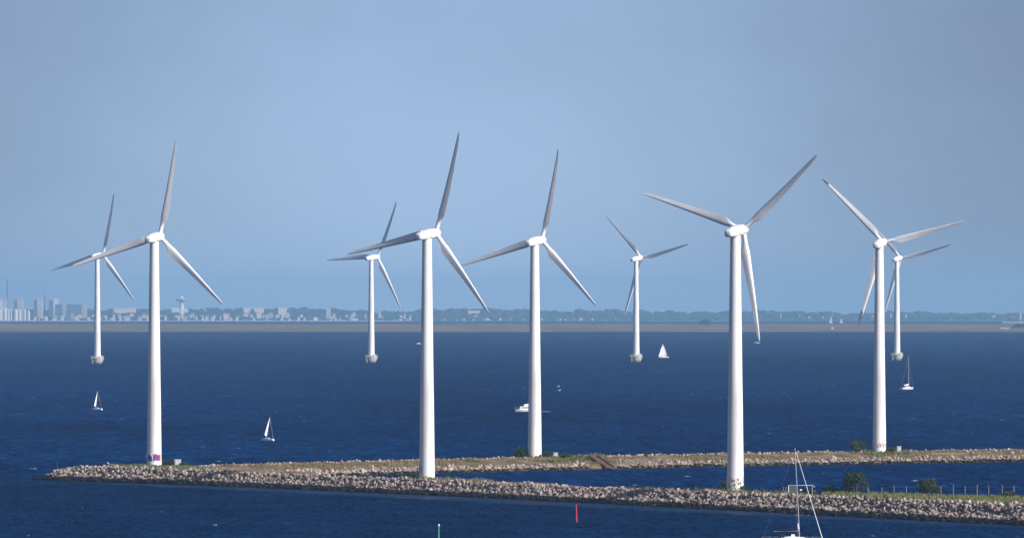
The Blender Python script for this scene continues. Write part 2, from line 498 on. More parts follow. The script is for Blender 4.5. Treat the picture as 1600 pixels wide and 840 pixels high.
class Mole:
    """a breakwater: waterline path, direction inland, height profile"""
    def __init__(s, x, y):
        seg = np.hypot(np.diff(x), np.diff(y)); s.t = np.concatenate([[0], np.cumsum(seg)])
        s.x, s.y, s.L = x, y, s.t[-1]
        tx, ty = x[-1] - x[0], y[-1] - y[0]; l = math.hypot(tx, ty)
        s.n = np.array([-ty / l, tx / l])
        if s.n[1] < 0: s.n = -s.n
    def pt(s, t, q):
        return np.interp(t, s.t, s.x) + s.n[0] * q, np.interp(t, s.t, s.y) + s.n[1] * q
    def tq(s, X, Y):       # nearest path parameter and offset of a point
        best = None
        for t in np.linspace(0, s.L, 800):
            x, y = s.pt(t, 0); q = (X - x) * s.n[0] + (Y - y) * s.n[1]
            e = math.hypot(x + s.n[0] * q - X, y + s.n[1] * q - Y)
            if best is None or e < best[0]: best = (e, t, q)
        return best[1], best[2]
front = Mole(fx, fy); back = Mole(bx, by)
_fpx_t = np.linspace(0, 1, 1)
def f_px(t):     # photograph column of the front waterline at t
    x, y = front.pt(t, 0); return 800 + x * F / y
F_CREST = [(58, 1.3), (66, 1.9), (88, 2.5), (125, 2.75), (240, 2.75), (400, 2.55), (560, 2.4), (880, 2.45), (1170, 2.8), (1440, 3.05), (1760, 3.0)]
F_WIDTH = [(58, 6), (120, 14), (200, 19), (330, 19), (430, 5), (560, 3.5), (630, 12), (720, 16), (800, 4), (1030, 4), (1090, 12), (1190, 14), (1240, 18), (1330, 24), (1760, 30)]
lump = [(rng.uniform(0, 6.28), rng.uniform(0.05, 0.6), rng.uniform(0.05, 0.6), rng.uniform(0.02, 0.09)) for _ in range(14)]
def bumps(x, y):
    z = 0
    for p, a, b, w in lump: z = z + w * np.sin(x * a + y * b + p)
    return z
def f_z(t, q):
    px = f_px(t); zc = poly_interp(F_CREST, px); w = poly_interp(F_WIDTH, px)
    up = np.clip((q + 1.2) / 6.0, -0.4, 1.0)
    dn = np.clip((w + 10.0 - q) / 5.0, -0.4, 1.0)
    x, y = front.pt(t, q)
    face = np.clip(1 - np.abs(q - 2.2) / 3.2, 0, 1)
    return zc * np.minimum(up, dn) - 0.55 * face + bumps(x, y) * 0.35 * np.clip(np.minimum(up, dn), 0, 1) - 0.15
def b_z(t, q):
    z = np.interp(q, [-4, -0.8, 2.8, 19, 22, 24.5, 29], [-1.4, -0.05, 1.05, 1.9, 2.2, 2.2, -1.4])
    x, y = back.pt(t, q)
    return z + bumps(x, y) * 0.45 * np.clip(z, 0, 1) - 0.05
def mole_mesh(name, mole, zf, qmax, nt_=420, nq=70):
    t = np.linspace(0, mole.L, nt_); q = np.linspace(-3.5, qmax, nq)
    T, Q = np.meshgrid(t, q, indexing='ij')
    X, Y = mole.pt(T, Q); Z = zf(T, Q)
    ix = np.arange(nt_ * nq).reshape(nt_, nq)
    Fc = np.stack([ix[:-1, :-1].ravel(), ix[1:, :-1].ravel(), ix[1:, 1:].ravel(), ix[:-1, 1:].ravel()], 1)
    return mesh_np(name, np.stack([X.ravel(), Y.ravel(), Z.ravel()], 1), Fc, M_EARTH, smooth=True)
tag(mole_mesh("breakwater_ground", front, f_z, 44), kind="structure")
tag(mole_mesh("breakwater_ground", back, b_z, 31), kind="structure")

# boulders: convex hulls of random points, packed down the stone faces
def hull_shape():
    bm = bmesh.new()
    for _ in range(13):
        v = Vector((random.gauss(0, 1), random.gauss(0, 1), random.gauss(0, 1))).normalized()
        v *= random.uniform(0.8, 1.08)
        bm.verts.new((v.x, v.y, v.z * random.uniform(0.7, 0.95)))
    bmesh.ops.convex_hull(bm, input=bm.verts)
    bmesh.ops.delete(bm, geom=[v for v in bm.verts if not v.link_faces], context='VERTS')
    bmesh.ops.triangulate(bm, faces=bm.faces)
    bm.verts.index_update()
    Vh = np.array([v.co[:] for v in bm.verts]); Fh = np.array([[v.index for v in f.verts] for f in bm.faces])
    bm.free(); return Vh, Fh
HULLS = [hull_shape() for _ in range(26)]
def rand_rot():
    a, b, c = rng.uniform(0, 6.283, 3)
    return np.array(Matrix.Rotation(a, 3, 'X') @ Matrix.Rotation(b, 3, 'Y') @ Matrix.Rotation(c, 3, 'Z'))
def r_max_of(r): return r > 0.25
rocks = []      # x, y, z, radius, which breakwater, photograph column
def scatter(mole, zf, which, area, q0, q1, rmin, rmax, px0, px1, sink=0.15):
    n = int(area)
    for _ in range(n if rmax > 0.25 else n * 6):
        t = rng.uniform(0, mole.L); q = rng.uniform(q0, q1)
        x, y = mole.pt(t, q); px = 800 + x * F / y
        if px < px0 or px > px1: continue
        if which == 'b' and q < 20 and 920 < px < 962: continue
        if which == 'b' and q < 20 and 962 <= px < 1055 and r_max_of(rmax) and rng.random() < 0.6: continue
        r = rng.uniform(rmin, rmax) if rng.random() > 0.10 else rmax * rng.uniform(1.0, 1.5)
        z = float(zf(t, q))
        if z < -0.7: continue
        rocks.append((x, y, z + r * (0.25 - sink), r, which, px))
scatter(front, f_z, 'f', 10200, -1.3, 5.9, 0.24, 0.55, -50, 3000, -0.05)
scatter(front, f_z, 'f', 1300, 4.6, 6.3, 0.2, 0.4, 40, 1260)
scatter(back, b_z, 'b', 3300, -1.2, 3.4, 0.26, 0.58, 300, 3000)
scatter(back, b_z, 'b', 1400, 2.5, 7.5, 0.26, 0.5, 300, 720)
scatter(back, b_z, 'b', 2600, 1.2, 14, 0.09, 0.2, 958, 1060)
scatter(back, b_z, 'b', 2500, 22.6, 26.2, 0.24, 0.46, 180, 3000)
scatter(back, b_z, 'b', 420, 0, 24, 0.35, 0.75, 1510, 1720)
# the blunt end of the breakwater
for _ in range(520):
    a = rng.uniform(0, 1); q = rng.uniform(-1, 20)
    t = rng.uniform(0, 9)
    x, y = front.pt(t, q); z = float(f_z(t, q))
    if z > -0.7: rocks.append((x, y, z + 0.1, rng.uniform(0.28, 0.62), 'f', 0))
for _ in range(150):
    a = rng.uniform(0, 6.283); rr = 5.5 * math.sqrt(rng.uniform(0, 1))
    cx, cy = front.pt(4.0, 5.0)
    x, y = cx + rr * math.cos(a), cy + rr * math.sin(a)
    rocks.append((x, y, 1.9 * (1 - (rr / 5.8) ** 2) + rng.uniform(-0.1, 0.3), rng.uniform(0.35, 0.7), 'b' if rr < 4.2 else 'f', 0))
vis = [i for i, r in enumerate(rocks) if r[4] == 'f' and 1250 < r[5] < 1600 and r[2] > 0.25]
vis.sort(key=lambda i: rocks[i][1])
single = set(vis[:300])
Vs, Fs, Ws, off = [], [], [], 0
rock_meshes = []
for k, (Vh, Fh) in enumerate(HULLS):
    me = bpy.data.meshes.new("boulder"); me.from_pydata([tuple(v) for v in Vh], [], [tuple(map(int, f)) for f in Fh])
    me.materials.append(M_ROCK); rock_meshes.append(me)
for i, (x, y, z, r, w, px) in enumerate(rocks):
    k = int(rng.integers(len(HULLS))); R3 = rand_rot(); sc = r * np.array([rng.uniform(0.85, 1.25), rng.uniform(0.8, 1.15), rng.uniform(0.7, 1.0)])
    if i in single:
        o = bpy.data.objects.new("boulder", rock_meshes[k]); COL.objects.link(o)
        o.location = (x, y, z); o.scale = sc; o.rotation_euler = Matrix(R3).to_euler()
        tag(o, "pinkish grey boulder in the stone bank below the fence, bottom right of the near breakwater", "boulder", "boulders in the stone bank below the fence")
    else:
        Vh, Fh = HULLS[k]
        Vs.append((Vh * sc) @ R3.T + np.array([x, y, z])); Fs.append(Fh + off); off += len(Vh); Ws.append(0 if w == 'f' else 1)
o = mesh_np("boulders", np.concatenate(Vs), np.concatenate(Fs), M_ROCK)
o.data.materials.append(M_ROCKB)
_mi = np.concatenate([np.full(len(f), w, dtype=np.int32) for f, w in zip(Fs, Ws)])
o.data.polygons.foreach_set("material_index", _mi)
tag(o, "pinkish grey boulders heaped along both breakwaters in hundreds", "boulders", kind="stuff")

# grass and weeds
def tufts(name, pts, mat, hmin, hmax, blades=7, wide=0.10):
    Vv, Fv, n = [], [], 0
    for x, y, z in pts:
        h = rng.uniform(hmin, hmax)
        for _ in range(blades):
            a = rng.uniform(0, 6.283); l = h * rng.uniform(0.55, 1.0); lean = rng.uniform(0.1, 0.6) * l
            bx_, by_ = x + rng.normal(0, 0.18), y + rng.normal(0, 0.18)
            w = wide * rng.uniform(0.7, 1.4); ca, sa = math.cos(a), math.sin(a)
            Vv += [(bx_ - sa * w, by_ + ca * w, z - 0.1), (bx_ + sa * w, by_ - ca * w, z - 0.1),
                   (bx_ + ca * lean * 0.5 + sa * w * 0.6, by_ + sa * lean * 0.5 - ca * w * 0.6, z + l * 0.6),
                   (bx_ + ca * lean, by_ + sa * lean, z + l)]
            Fv += [(n, n + 1, n + 2), (n, n + 2, n + 3)]; n += 4
    return mesh_np(name, np.array(Vv), np.array(Fv), mat)
def pts_on(mole, zf, n, q0, q1, px0, px1, keep=None, zmin=0.3):
    out = []
    while len(out) < n:
        t = rng.uniform(0, mole.L); q = rng.uniform(q0, q1); x, y = mole.pt(t, q); px = 800 + x * F / y
        if not (px0 < px < px1): continue
        if keep is not None and not keep(x, y, px): continue
        z = float(zf(t, q))
        if z < zmin: 
            n -= 0.02
            continue
        out.append((x, y, z))
    return out
def patchy(x, y, px): return math.sin(x * 0.11 + y * 0.07) + math.sin(x * 0.05 - y * 0.13 + 2) > -0.7 and not (940 < px < 1050 and rng.random() < 0.85)
pd = pts_on(back, b_z, 6200, 3.2, 22.5, 150, 2200, patchy)
tag(tufts("dry_grass", pd, M_DRY, 0.2, 0.55, 6), "dry yellowish grass covering the top of the far breakwater", "grass", kind="stuff")
pg = pts_on(front, f_z, 5200, 6.2, 30, 1285, 2100)
pg += pts_on(front, f_z, 420, 6, 17, 175, 320)
pg += pts_on(front, f_z, 300, 5.5, 14, 630, 770)
pg += pts_on(front, f_z, 260, 5.5, 12, 960, 1260)
pg += pts_on(back, b_z, 380, 10, 23, 860, 945)
pg += pts_on(back, b_z, 150, 14, 23, 1350, 1420)
tag(tufts("weeds", pg, M_WEED, 0.45, 1.15, 7, 0.10), "low green weeds growing on the breakwaters behind the stones", "weeds", kind="stuff")

# ---------------------------------------------------------------- wind turbines
AIR = [(-0.30, 0.0), (-0.26, -0.07), (-0.15, -0.115), (0.02, -0.12), (0.25, -0.085), (0.5, -0.04), (0.70, -0.004), (0.70, 0.004), (0.45, 0.02), (0.2, 0.055), (0.0, 0.075), (-0.17, 0.07), (-0.27, 0.045)]
NA = 13
def section(r, R, bend):
    """one blade cross-section at radius r (metres), for a 22 m blade"""
    u = r / 22.0
    chord = np.interp(r, [0, 2.0, 2.6, 3.6, 4.6, 8, 14, 19.5, 21.2, 21.8, 22.0], [0.90, 0.90, 1.1, 1.72, 1.86, 1.58, 1.10, 0.70, 0.48, 0.24, 0.06])
    thick = np.interp(r, [0, 4, 6, 14, 22], [1.0, 2.0, 1.85, 1.6, 1.2])
    tw = math.radians(np.interp(r, [0, 3.5, 6, 12, 22], [20, 17, 12, 5, 1]))
    mixf = np.interp(r, [0, 2.0, 2.4, 3.9], [0, 0, 0.12, 1])
    pts = []
    for k, (ax, ay) in enumerate(AIR):
        a = math.pi + 2 * math.pi * k / NA
        cx, cy = 0.46 * math.cos(a), 0.46 * math.sin(a)
        x = ax * chord * mixf + cx * (1 - mixf); y = ay * chord * thick * mixf + cy * (1 - mixf)
        x, y = x * math.cos(tw) + y * math.sin(tw), -x * math.sin(tw) + y * math.cos(tw)
        pts.append((x, y - bend * u ** 1.8, r))
    return pts
def blade_rings(r0, r1, bend, n):
    return [section(r0 + (r1 - r0) * i / (n - 1), 22.0, bend) for i in range(n)]
BEND = 1.6
TIP = 19.9
mb = MB(); mb.loft(blade_rings(0.55, TIP - 0.04, BEND, 30)); 
o = mb.build("blade", M_BLADE, smooth=True); ME_BLADE = o.data; bpy.data.objects.remove(o)
tip_y = -BEND * (TIP / 22.0) ** 1.8
mb = MB(); rings = blade_rings(TIP, 22.0, BEND, 9)
mb.loft([[(x, y - tip_y, r - TIP) for x, y, r in rg] for rg in rings])
mb.tube([(0, 0, -0.3), (0, 0, 0.3)], 0.06, 6)
o = mb.build("blade_tip", M_BLADE, smooth=True); ME_TIP = o.data; bpy.data.objects.remove(o)

def superellipse(hw, hh, n=20, e=0.62):
    out = []
    for k in range(n):
        a = 2 * math.pi * k / n; c, s_ = math.cos(a), math.sin(a)
        out.append((hw * math.copysign(abs(c) ** e, c), hh * math.copysign(abs(s_) ** e, s_)))
    return out
def nacelle_mesh(L):
    mb = MB(); rings = []
    for s_, hw, hh, zc in [(-3.45, 0.30, 0.28, -0.30), (-3.38, 0.58, 0.50, -0.28), (-3.15, 0.80, 0.68, -0.24), (-2.6, 0.96, 0.82, -0.17), (-1.2, 1.05, 0.94, -0.06),
                           (0.3, 1.08, 1.02, 0.02), (L - 1.6, 1.06, 1.04, 0.05), (L - 1.05, 0.92, 0.94, 0.05)]:
        rings.append([(x, s_, z + zc) for x, z in reversed(superellipse(hw, hh))])
    mb.loft(rings)
    mb.box((0, -2.2, 0.78), (0.5, 0.6, 0.18)); 
    return mb
def hub_mesh(L):
    mb = MB(); n = 24
    rings = []
    for r, s_ in [(0.86, L - 1.0), (0.96, L - 0.8), (1.0, L - 0.2), (0.97, L + 0.35), (0.82, L + 0.8), (0.5, L + 1.12), (0.12, L + 1.22)]:
        rings.append([(r * math.cos(-2 * math.pi * k / n), s_, r * math.sin(-2 * math.pi * k / n)) for k in range(n)])
    mb.loft(rings); return mb
def vane_mesh():
    mb = MB(); mb.tube([(0, -2.3, 0.8), (0, -2.3, 1.7)], 0.035, 6); mb.box((0, -2.45, 1.7), (0.03, 0.5, 0.16)); mb.tube([(-0.35, -2.3, 1.45), (0.35, -2.3, 1.45)], 0.03, 6)
    return mb

def make_turbine(name, label, d, axis_px, base_py, tips, group, sc=1.0, r_base=1.64, r_top=0.98, turned=None, offshore=False, graffiti=None):
    k = F / d
    cxp = sum(t[0] for t in tips) / 3; cyp = sum(t[1] for t in tips) / 3
    vx = [t[0] - cxp for t in tips]; vy = [cyp - t[1] for t in tips]
    Rp = math.sqrt(2 / 3 * sum(v * v for v in vy)); Mx = 2 / 3 * sum(v * v for v in vx)
    cy_ = min(0.97, math.sqrt(Mx) / Rp); yaw = math.acos(cy_)
    R = Rp / k
    al = [math.atan2(x / cy_, y) for x, y in zip(vx, vy)]
    ref = al[0]; ex = [((a - ref + math.pi / 3) % (2 * math.pi / 3)) - math.pi / 3 for a in al]
    a0 = ref + sum(ex) / 3
    bs = R / 22.0
    X0 = X_at(axis_px, d); Z0 = sea_z(d) if offshore else Z_at(base_py, d)
    hub_z = Z_at(cyp, d) - Z0
    bend = BEND * bs
    L = (cxp - axis_px) / k / math.sin(yaw) + bend * 0.95
    L = max(2.6 * sc, min(3.9 * sc, L))
    t = empty(name, (X0, d, Z0))
    tag(t, label, "wind turbine", group)
    Ln = L / sc
    tilt = math.radians(5.0)
    # tower
    zb = 4.0 if offshore else -0.6
    H = hub_z - 1.02 * sc - math.tan(tilt) * 0
    mb = MB(); prof = []
    for i in range(13):
        u = i / 12.0; z = zb + (H - zb) * u
        prof.append((r_base + (r_top - r_base) * u, z))
    mb.lathe(prof, 40)
    tow = mb.build("tower", M_TOWER, t, smooth=True)
    mb = MB()
    for u in (0.36, 0.70):
        z = zb + (H - zb) * u; r = r_base + (r_top - r_base) * u
        mb.lathe([(r * 0.9, z - 0.05 * sc), (r + 0.02, z - 0.05 * sc), (r + 0.02, z + 0.05 * sc), (r * 0.9, z + 0.05 * sc)], 40)
    mb.build("flange_ring", M_TOWER, tow, smooth=True)
    mb = MB(); mb.lathe([(r_top * 0.8, H - 0.02), (r_top * 1.06, H + 0.01), (r_top * 1.06, H + 0.30 * sc), (r_top * 0.8, H + 0.32 * sc)], 32)
    mb.build("yaw_bearing", M_STEEL, t, smooth=True)
    # door on the sheltered side, with steps
    if not offshore:
        mb = MB(); ang = math.radians(200); r = r_base - 0.04
        c, s_ = math.cos(ang), math.sin(ang)
        mb.box((c * r, s_ * r, 1.35), (0.16, 0.85, 2.0), 0, ang)
        mb.build("door", M_GALV, tow)
    # nacelle, hub and rotor share one frame: local +Y is the rotor axis
    Rz = Matrix.Rotation(-yaw, 4, 'Z'); Rt = Matrix.Rotation(tilt, 4, 'X')
    base_m = Matrix.Translation((0, 0, hub_z - math.sin(tilt) * L)) @ Rz @ Rt
    nac = nacelle_mesh(Ln).build("nacelle", M_NAC, t, smooth=True)
    nac.matrix_local = base_m @ Matrix.Scale(sc, 4)
    v = vane_mesh().build("wind_vane", M_GALV, nac)
    hb = hub_mesh(Ln).build("hub", M_NAC, t, smooth=True)
    hb.matrix_local = base_m @ Matrix.Scale(sc, 4)
    for i in range(3):
        a = a0 + i * 2 * math.pi / 3
        bl = bpy.data.objects.new("blade", ME_BLADE); COL.objects.link(bl); bl.parent = t
        # plane of rotation kept upright: blade along Z, trailing edge along +X, upwind along +Y
        bl.matrix_local = Matrix.Translation((0, 0, hub_z)) @ Rz @ Matrix.Translation((0, L, 0)) @ Matrix.Rotation(a, 4, 'Y') @ Matrix.Scale(bs, 4)
        tp = bpy.data.objects.new("blade_tip", ME_TIP); COL.objects.link(tp); tp.parent = bl
        ang = math.radians(-28) if turned is not None and abs(((a - al[turned] + math.pi) % (2 * math.pi)) - math.pi) < 0.5 else 0.0
        tp.matrix_local = Matrix.Translation((0, tip_y, TIP)) @ Matrix.Rotation(ang, 4, 'Z')
    if offshore:
        mb = MB()
        mb.lathe([(3.2, -3.0), (2.9, 0.3), (3.0, 0.9), (3.95, 2.8), (4.05, 3.5), (3.85, 3.65), (2.6, 3.7), (2.5, 4.3)], 40)
        fd = mb.build("foundation", M_CONC, t, smooth=True)
        mb = MB(); mb.lathe([(2.85, -0.3), (3.1, -0.3), (2.96, 0.35), (3.06, 0.92), (2.85, 0.9)], 40)
        mb.build("tide_band", M_CONCD, fd, smooth=True)
        mb = MB()
        for i in range(20):
            a = 2 * math.pi * i / 20; mb.tube([(3.85 * math.cos(a), 3.85 * math.sin(a), 3.6), (3.85 * math.cos(a), 3.85 * math.sin(a), 4.8)], 0.05, 5)
        for z in (4.25, 4.8):
            mb.tube([(3.85 * math.cos(2 * math.pi * i / 28), 3.85 * math.sin(2 * math.pi * i / 28), z) for i in range(29)], 0.05, 5)
        mb.build("railing", M_RAIL, fd)
        mb = MB()
        for dx_ in (-0.3, 0.3): mb.tube([(-2.7 + dx_, -3.05, -1.0), (-2.7 + dx_, -3.05, 4.6)], 0.07, 6)
        for i in range(12): mb.tube([(-3.0, -3.05, -0.6 + 0.42 * i), (-2.4, -3.05, -0.6 + 0.42 * i)], 0.04, 5)
        mb.build("ladder", M_RAIL, fd)
        mb = MB(); mb.box((2.25, -2.2, 4.35), (1.3, 1.3, 1.4)); mb.build("equipment_box", M_HULLW, fd)
    if graffiti:
        graffiti(tow, r_base, r_top, zb, H)
    return t, yaw, a0, R, L

def paint_patch(tow, rb, rt, zb, H, z0, z1, a0, a1, colour, mats, name="graffiti", nz=26, na=60, lift=0.006):
    """a painted patch lying on the tower's curved wall; colour(u, v) gives a material index or None"""
    mb = MB()
    def P(a, z):
        r = rb + (rt - rb) * (z - zb) / (H - zb) + lift
        return (r * math.cos(a), r * math.sin(a), z)
    for i in range(na):
        for j in range(nz):
            u, v = (i + 0.5) / na, (j + 0.5) / nz
            c = colour(u, v)
            if c is None: continue
            aa, ab = a0 + (a1 - a0) * i / na, a0 + (a1 - a0) * (i + 1) / na
            za, zb_ = z0 + (z1 - z0) * j / nz, z0 + (z1 - z0) * (j + 1) / nz
            mb.add([P(aa, za), P(ab, za), P(ab, zb_), P(aa, zb_)], [(0, 1, 2, 3)], c)
    return mb.build(name, mats, tow, smooth='all')
G_BLUE = mat_plain("spray_blue", (0.03, 0.11, 0.42), 0.7, 0.2, 0.4, 2.5)
G_TEAL = mat_plain("spray_teal", (0.02, 0.14, 0.20), 0.7, 0.2, 0.4, 2.5)
G_PURP = mat_plain("spray_purple", (0.17, 0.04, 0.20), 0.7, 0.2, 0.4, 2.5)
G_PINK = mat_plain("spray_magenta", (0.33, 0.09, 0.26), 0.7, 0.2, 0.3, 2.5)
G_ORNG = mat_plain("spray_orange", (0.62, 0.36, 0.22), 0.7, 0.2, 0.3, 2.5)
G_SILV = mat_plain("spray_pale", (0.72, 0.78, 0.84), 0.6, 0.2, 0.1, 2.5)
G_GREY = mat_plain("spray_grey", (0.30, 0.29, 0.29), 0.7, 0.2, 0.4, 2.5)
G_DARK = mat_plain("spray_black", (0.24, 0.23, 0.235), 0.7, 0.2, 0.4, 2.5)
G_WINE = mat_plain("spray_dark_red", (0.16, 0.04, 0.06), 0.7, 0.2, 0.4, 2.5)
def wob(u, v, s=0): return math.sin(u * 23 + s) * 0.04 + math.sin(v * 11 + u * 9 + s) * 0.05
def graf_one(tow, rb, rt, zb, H):
    def col(u, v):
        w = wob(u, v)
        if u < 0.06 + w * 0.4: return 5
        if 0.10 < u < 0.46 and 0.10 + w < v < 0.92 - abs(u - 0.25) * 1.5 + w:
            return 1 if (math.sin(u * 40) + math.sin(v * 9 + u * 14)) < -0.25 else 0
        if 0.50 < u < 0.88 and 0.08 + w < v < 0.80 + w:
            s_ = math.sin(u * 34 + 1) + math.sin(v * 13 + 0.6)
            return 2 if s_ > 0.1 else (3 if s_ > -0.9 else 2)
        if 0.88 <= u < 0.97 and 0.08 < v < 0.86: return 4
        if 0.48 < u < 0.9 and v < 0.9 + w: return 4 if v > 0.78 else 5
        return 5 if (v < 0.98 + w and u < 0.5) else None
    paint_patch(tow, rb, rt, zb, H, 0.55, 2.45, math.radians(180), math.radians(345), col, [G_BLUE, G_TEAL, G_PURP, G_PINK, G_ORNG, G_SILV])
def graf_four(tow, rb, rt, zb, H):
    def col(u, v):
        s_ = math.sin(u * 31 + v * 4) + math.sin(v * 17 - u * 12 + 1.3) + math.sin(u * 57 + 2) * 0.6
        if v > 0.85 + wob(u, v, 2) * 2: return None
        if s_ > 1.0: return 1
        if s_ > 0.15: return 0
        if s_ < -1.5: return 2
        return None
    paint_patch(tow, rb, rt, zb, H, 0.1, 2.5, math.radians(175), math.radians(380), col, [G_GREY, G_DARK, G_ORNG])
def graf_five(tow, rb, rt, zb, H):
    def col(u, v):
        s_ = math.sin(u * 22 + v * 3) + math.sin(v * 12 - u * 15 + 0.3)
        if v > 0.9 + wob(u, v, 1) * 2 or v < 0.12: return None
        return 0 if s_ > 0.35 else (1 if s_ < -1.3 else None)
    paint_patch(tow, rb, rt, zb, H, 0.5, 1.7, math.radians(245), math.radians(350), col, [G_WINE, G_ORNG])
def blue_two(tow, rb, rt, zb, H):  # one plain blue patch low on the tower's left side
    def col(u, v):
        return 0 if 0.15 + wob(u, v) < v < 0.85 + wob(u, v, 3) else None
    paint_patch(tow, rb, rt, zb, H, 0.3, 2.2, math.radians(178), math.radians(225), col, [G_BLUE])

NEAR = "large wind turbines standing on the breakwaters"
OFF = "smaller-looking wind turbines standing in the open sea"
T1 = make_turbine("wind_turbine", "white wind turbine at the breakwater's tip with blue and purple graffiti on its foot", 1690, 241, 724.5, [(272, 218), (352, 477), (109, 413)], NEAR, graffiti=graf_one)
T2 = make_turbine("wind_turbine", "white wind turbine on the near breakwater with a plain white foot in low weeds", 1600, 667.2, 742, [(714, 208), (767, 491), (541, 393)], NEAR, graffiti=blue_two)
T3 = make_turbine("wind_turbine", "white wind turbine on the far breakwater, round dark bush left of its foot", 1796, 835.5, 711.5, [(869, 234), (934, 480), (721, 411)], NEAR, turned=0)
T4 = make_turbine("wind_turbine", "nearest and largest white wind turbine, grey scrawled graffiti round its foot on the near breakwater", 1469, 1149, 764, [(1275, 242), (1006, 300), (1188, 533)], NEAR, graffiti=graf_four)
T5 = make_turbine("wind_turbine", "white wind turbine on the far breakwater with small dark red graffiti on its foot", 1860, 1374, 702.5, [(1285, 277), (1507, 347), (1344, 511)], NEAR, turned=0, graffiti=graf_five)
osc = 1.55
O1 = make_turbine("wind_turbine", "offshore wind turbine partly hidden behind the graffitied turbine's long left blade", dist_water(568.0), 152, 0, [(175, 303), (215, 473), (78, 418)], OFF, osc, 2.1, 1.3, offshore=True)
O2 = make_turbine("wind_turbine", "offshore wind turbine with a level left blade, left of the plain-footed turbine", dist_water(566.0), 580, 0, [(618, 317), (631, 484), (511, 402)], OFF, osc, 2.1, 1.3, offshore=True)
O3 = make_turbine("wind_turbine", "offshore wind turbine beside a small white sailboat under full sail", dist_water(565.0), 994, 0, [(944, 332), (1076, 384), (980, 492)], OFF, osc, 2.1, 1.3, offshore=True)
O4 = make_turbine("wind_turbine", "offshore wind turbine overlapped by the dark red graffiti turbine, beside a bare-masted yacht", dist_water(562.5), 1401.5, 0, [(1347, 334), (1485, 385), (1386, 490)], OFF, osc, 2.1, 1.3, offshore=True)

# ---------------------------------------------------------------- boats
def hull_rings(Lh, B, fb, draft=0.35, n=15, bow_rise=0.35, stern=0.75, m=9):
    """+X is the bow; returns rings from stern to bow"""
    rings = []
    for i in range(n):
        u = i / (n - 1); x = -Lh / 2 + Lh * u
        w = B / 2 * (stern + (1 - stern) * math.sin(min(1, u / 0.5) * math.pi / 2)) if u < 0.5 else B / 2 * max(0.015, (1 - ((u - 0.5) / 0.5) ** 2.2))
        h = fb * (1 + bow_rise * max(0, (u - 0.3)) ** 1.6)
        dr = draft * (1 - abs(u - 0.45) ** 2 * 2.4)
        xo = 0.10 * Lh * u ** 6
        ring = []
        for k in range(m):
            a = math.pi * k / (m - 1)                                    # from one sheer under the keel to the other
            ring.append((x - (xo if 1 <= k <= m - 2 else 0) * 0.6, w * math.cos(a), h if k in (0, m - 1) else h * 0.0 + (h * (1 - math.sin(a)) - dr * math.sin(a))))
        rings.append(ring)
    return rings
def hull_mb(*a, **k):
    mb = MB(); rg = hull_rings(*a, **k); mb.loft(rg, 0, True); return mb
def sail_mb(tack, head, clew, camber, n=14, roach=0.0, side=1):
    """a curved triangular sail, 2 cm thick"""
    tack, head, clew = Vector(tack), Vector(head), Vector(clew)
    nrm = (head - tack).cross(clew - tack).normalized() * side
    mb = MB(); rows = []
    for i in range(n + 1):
        u = i / n; a = tack.lerp(head, u); b = clew.lerp(head, u)
        b = b + (clew - tack) * roach * math.sin(math.pi * u)
        row = []
        for j in range(9):
            v = j / 8; row.append(a.lerp(b, v) + nrm * camber * math.sin(math.pi * min(1, v * 1.1)) * (1 - u) ** 0.6 * (b - a).length / max(0.1, (clew - tack).length))
        rows.append(row)
    for offs in (0.0, 0.02):
        vs = [p + nrm * offs for r in rows for p in r]; fs = []
        for i in range(n):
            for j in range(8):
                q = (i * 9 + j, i * 9 + j + 1, (i + 1) * 9 + j + 1, (i + 1) * 9 + j)
                fs.append(q if offs else tuple(reversed(q)))
        mb.add(vs, fs)
    return mb

def sailor(mb, x, y, z, mi_body=0, mi_skin=1):
    mb.lathe([(0.10, 0), (0.20, 0.05), (0.19, 0.35), (0.22, 0.55), (0.10, 0.64), (0.06, 0.68)], 10, mi_body, (x, y, z))
    mb.lathe([(0.03, 0.66), (0.10, 0.74), (0.11, 0.82), (0.06, 0.92), (0.01, 0.94)], 10, mi_skin, (x, y, z))

